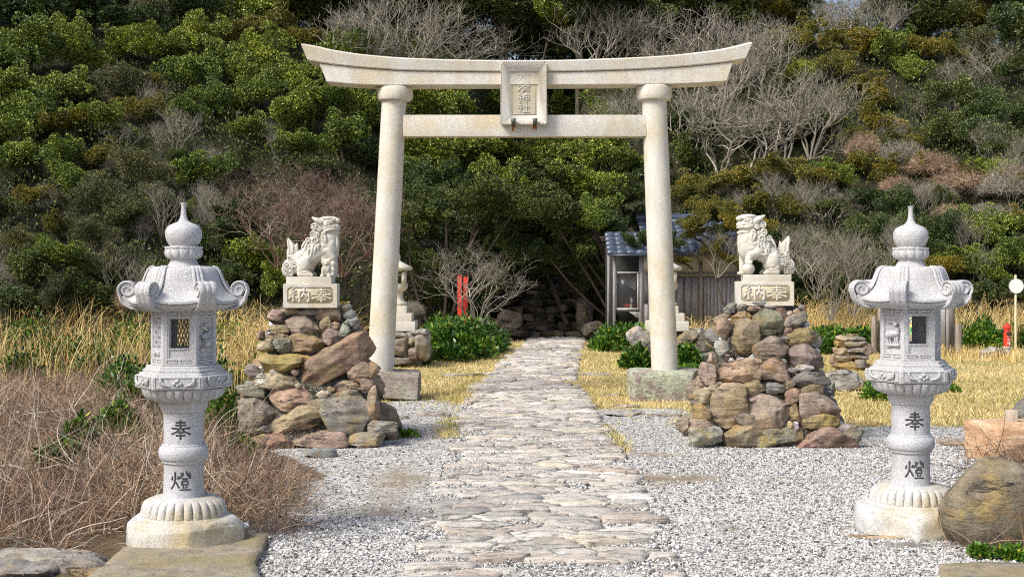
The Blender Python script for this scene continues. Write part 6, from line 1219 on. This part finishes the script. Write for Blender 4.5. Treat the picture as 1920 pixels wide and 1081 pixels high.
for k in range(22):
    px, py = (rgt.uniform(0, 480), rgt.uniform(330, 560)) if k < 9 else (rgt.uniform(1480, 1920), rgt.uniform(330, 560))
    bare(px, py, rgt.uniform(70, 120), None, FANT, k, sx=.8, ds='thin grey twiggy shrub', name='bare_shrub')
for k in range(4): bare(rgt.uniform(60, 560), rgt.uniform(180, 330), rgt.uniform(60, 90), None, FANT, k, sx=.8, ds='thin grey twiggy shrub', name='bare_shrub')
bare(893, 612, 188, 26.0, BUSHY, 0, TWIG, 1.1, label='small spreading leafless tree in front of the red boards', grp='leafless trees on the hillside')
bare(1345, 520, 100, 29.7, FANT, 1, TWIG, 1.2, name='bare_shrub', label='leafless branches in front of the tiled house roof')
for px, py, r, f in [(1690,290,50,.9),(1740,310,60,.8),(1800,340,60,.8),(1870,350,60,.8),(1680,350,46,.8),(1750,360,50,.7),(1620,280,40,1.2),(1900,330,50,.8),(320,560,60,.9),(260,560,55,.9),(380,580,45,.8),(770,580,30,.9),(540,590,40,.8),(1850,400,46,.8),(1780,400,40,.8)]: tangle(px, py, r, None if py < 555 else 26.5, f, TWIG if (px//10) % 2 else None)

# ================================================================== GROUND PLANTS
def reeds(n, xr, yr, seed, h0, h1, maskf, label, name='dry_reeds', plume=.35, w=.010, zf=None):
    rg = np.random.RandomState(seed); x = rg.uniform(*xr, n); y = rg.uniform(*yr, n); m = rg.rand(n) < maskf(x, y); x, y = x[m], y[m]; n = len(x); h = rg.uniform(h0, h1, n)*(.75+.25*np.clip(wn2(x, y, seed, 1.2)+1, 0, 2))
    S = 5; a = rg.uniform(0, 6.28, n); lean = rg.uniform(.05, .55, n)*h; dx, dy = np.cos(a)*lean+.08*h, np.sin(a)*lean; b = rg.uniform(0, 6.28, n); wx, wy = np.cos(b)*w/2, np.sin(b)*w/2; L = []; z0 = (zf(x, y) if zf else 0)
    for s in range(S+1):
        t = s/S; k = 1-.75*t; zz = z0+h*(t-.14*t**4*(lean/h+.3)/.5); X_ = x+dx*t**2; Y_ = y+dy*t**2; L += [np.stack([X_-wx*k, Y_-wy*k, zz], -1), np.stack([X_+wx*k, Y_+wy*k, zz], -1)]
    V = np.stack(L, 1).reshape(-1, 3); base = np.arange(n)*2*(S+1); Fs = np.concatenate([np.stack([base+2*s, base+2*s+1, base+2*s+3, base+2*s+2], 1) for s in range(S)]); g = G(); g.add(V, Fs)
    # seed plumes
    k = np.where(rg.rand(n) < plume*.25)[0]; P = np.stack([x[k]+dx[k], y[k]+dy[k], (z0[k] if zf else 0)+h[k]*(1-.14*(lean[k]/h[k]+.3)/.5)], 1); D = np.stack([dx[k]*1.5, dy[k]*1.5, h[k]*.25], 1); D /= np.linalg.norm(D, axis=1)[:, None]
    q = np.repeat(np.arange(len(k)), 9); PP_ = P[q]+D[q]*rg.uniform(-.10, .08, (len(q), 1)); Vv, Ff = leaves_geo(PP_, D[q], .060, .007, rg, -.1); g.add(Vv, Ff)
    tag(g.build(name, STRAW), label, 'reeds', kind='stuff')
def lowmask(x, y): return np.clip(wn2(x, y, 91, 1.0)*1.6+.8, .06, 1)
def xl(y): return np.interp(y, [9, 13, 15, 18, 22, 26, 29], [-3.2, -3.0, -2.6, -2.5, -3.4, -3.4, -3.6])
reeds(21000, (-13, -2), (16.0, 27.5), 3, .30, 1.05, lambda x, y: (x < xl(y)-.1)*lowmask(x, y)*np.clip((y-15.0)*.5, 0, 1), 'tall golden dry reeds standing along the twig-side edge of the clearing')
reeds(1500, (-3.0, -2.2), (14.6, 19.5), 13, .5, 1.15, lambda x, y: (x > -3.2)*.9, 'thin golden reeds beside the mound under the lion with the cub', name='thin_reeds')
reeds(5200, (5.5, 14), (27.2, 29.5), 4, .5, 1.15, lambda x, y: (x > 5.7)*lowmask(x, y), 'golden dry reeds along the foot of the slope behind the posts', name='slope_reeds', plume=.8)
reeds(900, (3.1, 4.3), (24.5, 27.0), 5, .25, .75, lambda x, y: np.ones_like(x), 'dry brownish grass beside the old lantern platform', name='dry_grass')
reeds(2200, (7.4, 10.5), (23.4, 25.4), 6, .08, .28, lambda x, y: np.clip(wn2(x, y, 5, 2)*1.5, 0, 1), 'brownish dry tufts on the turf near the hydrant', name='dry_tufts', plume=0)
# brown twig thicket
def tm(x, y):
    right = np.interp(y, [6.4, 7.4, 8.0, 8.6, 9.5, 10.5, 12.0, 13.5], [-1.6, -1.45, -1.25, -1.08, -1.25, -1.6, -2.25, -2.45])
    n = wn2(x, y, 71, 2.2)*.14; slab = ((x > -2.62+(8.2-y)*.3) & (y < 8.25) & (x < -1.1)); lan = np.hypot(x-PX(344, 8.15), y-8.15) < .44
    return np.where(slab | lan, 0, np.clip((right+.02-x+n)*5, 0, 1))
def thicket(n, seed, xr, yr, zmax, l0, l1, w, mat, name, label, dens=1.0, curl=1.3, ypow=1.5):
    rg = np.random.RandomState(seed); x = rg.uniform(*xr, n); y = yr[0]+(yr[1]-yr[0])*rg.rand(n)**ypow; m = rg.rand(n) < tm(x, y)*dens; x, y = x[m], y[m]
    edge = np.clip(tm(x+.35, y), .25, 1); hh = zmax*(.55+.45*np.clip(wn2(x, y, 83, 1.4)+.6, 0, 1.4))*edge; P = np.stack([x, y, hh*rg.rand(len(x))**.8], 1)
    g = ribbons(P, rg, l0, l1, w, 6, curl, .25); V = g.V[0]; V[:, 2] = np.maximum(V[:, 2], .004); tag(g.build(name, mat), label, 'twigs', kind='stuff')
thicket(86000, 1, (-7.5, -.9), (7.62, 18.5), .25, .16, .5, .0055, DRYTWIG, 'dry_twigs', 'thick tangle of dead brown twigs around the lantern on the reed side')
thicket(2600, 2, (-6.0, -1.0), (7.3, 14), .42, .35, .95, .008, TWIG, 'pale_twigs', 'long pale dead stems arching out of the brown tangle', .8, 1.6)
# low leafy mounds
def plant(px, py_b, wpx, hpx, Y, seed, label, n=2600, ln=.075, wd=.034, mat=None, name='leafy_plant', dep=None, grp='low green leafy plants'):
    rg = np.random.RandomState(seed); a, b, c = wpx/2/F*Y, (dep or wpx/2/F*Y*.7), hpx/F*Y; D = rg.normal(size=(n, 3)); D[:, 2] = np.abs(D[:, 2]); D /= np.linalg.norm(D, axis=1)[:, None]
    lump = 1+.22*np.sin(D[:, 0]*5+seed)*np.cos(D[:, 1]*6+seed)+.1*np.sin(D[:, 0]*13+D[:, 1]*9); P = D*np.array([a, b, c])*lump[:, None]*rg.uniform(.55, 1.0, (n, 1)); P[:, 2] = np.abs(P[:, 2])+.01
    V, Fq = leaves_geo(P, D+np.array([0, -.2, .25]), ln, wd, rg, .1); g = G(); g.add(V, Fq); o = g.build(name, mat or HERB, None, False, (PX(px, Y), Y, PZ(py_b, Y) if py_b < 600 else 0)); return tag(o, label, 'plant', grp)
PL = [(860, 686, 130, 66, 25.0, 'wide mound of fresh green leaves below the small bare tree', 6500, 1.1), (905, 662, 90, 52, 26.6, 'green leafy mound at the shaded edge near the stair foot', 3600, .9), (830, 655, 80, 56, 27.2, 'tall green leafy mound behind the boulder platform', 3600, .8), (770, 688, 70, 14, 23, 'thin green sprawl before the cub-side boulder platform', 900, .4), (845, 690, 80, 26, 24.0, 'low green leaves at the lawn edge beside the cub-side platform', 1800, .5),
 (1170, 645, 110, 42, 27.2, 'green leafy bank below the booth window', 4200, .8), (1140, 640, 60, 24, 26.8, 'small green leafy bank beside the path near the booth', 1500, .5), (1195, 682, 60, 36, 22.0, 'green plant before the house-side boulder platform', 2000, .3), (1290, 684, 44, 40, 22.0, 'green plant between platform boulders beside the gate pillar', 1600, .3), (1295, 698, 56, 16, 20.2, 'yellow green leaves on top of the wide gate boulder side', 900, .25), (1340, 676, 50, 24, 24, 'green plant behind the ball-side mound near the house', 1200, .4),
 (1555, 655, 90, 44, 26.0, 'green leafy bank behind the low stone stack, ball lion side', 3600, .7), (1615, 650, 80, 40, 26.6, 'green leafy bank behind the low stone stack, lantern side', 3200, .7), (1836, 664, 84, 50, 27.3, 'green leafy bank between the log posts and the hydrant', 4200, .7), (1925, 662, 60, 44, 27.6, 'green leafy bank beyond the hydrant under the round sign', 2600, .7), (1638, 736, 32, 20, 18.0, 'small green plant on the turf, upper of the pair', 700, .15), (1640, 758, 46, 26, 16.9, 'yellow green plant on the turf, nearer of the pair', 900, .18), (1776, 738, 42, 12, 18.0, 'flat green plant on the turf behind the boulder-side lantern', 700, .2),
 (1840, 1060, 38, 18, 7.75, 'small yellow green clover clump near the boulder', 900, .07), (1898, 1060, 62, 18, 7.7, 'wide yellow green clover clump near the frame corner', 1300, .08), (450, 842, 50, 30, 12.0, 'green plant at the edge of the mound under the cub lion', 900, .15), (765, 825, 40, 8, 13.2, 'tiny green sprig in gravel beside the cub lion mound', 200, .1), (1560, 838, 26, 8, 12.7, 'tiny yellow green sprig beside the red base stone', 200, .1)]
for i, (px, py, w, h, Y, lb, n, dep) in enumerate(PL):
    near = Y < 9; plant(px, py, w, h, Y, 600+i, lb, n, .030 if near else .05 if Y < 19 else .10, .016 if near else .026 if Y < 19 else .045, dep=dep)
for i, (px, py, w, h, Y) in enumerate([(240, 790, 130, 30, 15.2), (420, 780, 140, 28, 15.0), (470, 760, 80, 26, 16.0), (330, 800, 60, 20, 13.6), (220, 850, 90, 28, 12.2), (120, 905, 80, 20, 10.6), (40, 700, 90, 30, 19), (190, 700, 120, 26, 19.5), (90, 910, 60, 20, 10.3), (520, 745, 60, 30, 17.5), (60, 700, 130, 50, 22), (250, 690, 120, 44, 23), (420, 700, 120, 44, 22.5), (150, 700, 160, 40, 20.5), (330, 700, 120, 34, 19.0), (560, 700, 60, 40, 21), (280, 700, 110, 34, 14.2), (400, 700, 90, 36, 15.4), (490, 700, 110, 34, 15.6), (230, 700, 80, 30, 15.8), (150, 700, 60, 26, 11.4), (420, 700, 70, 26, 13.2)]):
    plant(px, 700, w, h*(3.0 if Y < 17 else 2.0), Y, 700+i, 'green weed patch showing through the dead twigs and reeds', 2200, .06, .028, dep=w/2/F*Y*.6, name='weed_patch', grp='green weeds among the dead twigs')
# dead shrub around the brown boulder
rg = np.random.RandomState(9); P = np.stack([rg.uniform(PX(1860, 8.4), PX(1990, 8.4), 500), rg.uniform(8.3, 9.3, 500), rg.rand(500)*.42], 1)
tag(ribbons(P, rg, .12, .45, .006, 6, 1.2, .5).build('dead_shrub', DRYTWIG), 'dead twiggy shrub behind the brown boulder', 'shrub')
P = np.stack([rg.uniform(PX(1790, 7.9), PX(1960, 7.9), 160), rg.uniform(7.7, 8.0, 160), rg.rand(160)*.03], 1); gq = ribbons(P, rg, .12, .40, .005, 6, 1.0, .25); gq.V[0][:, 2] = np.maximum(gq.V[0][:, 2], .02)
tag(gq.build('dead_bramble', DRYTWIG), 'dead stems sprawling at the foot of the brown boulder', 'twigs')
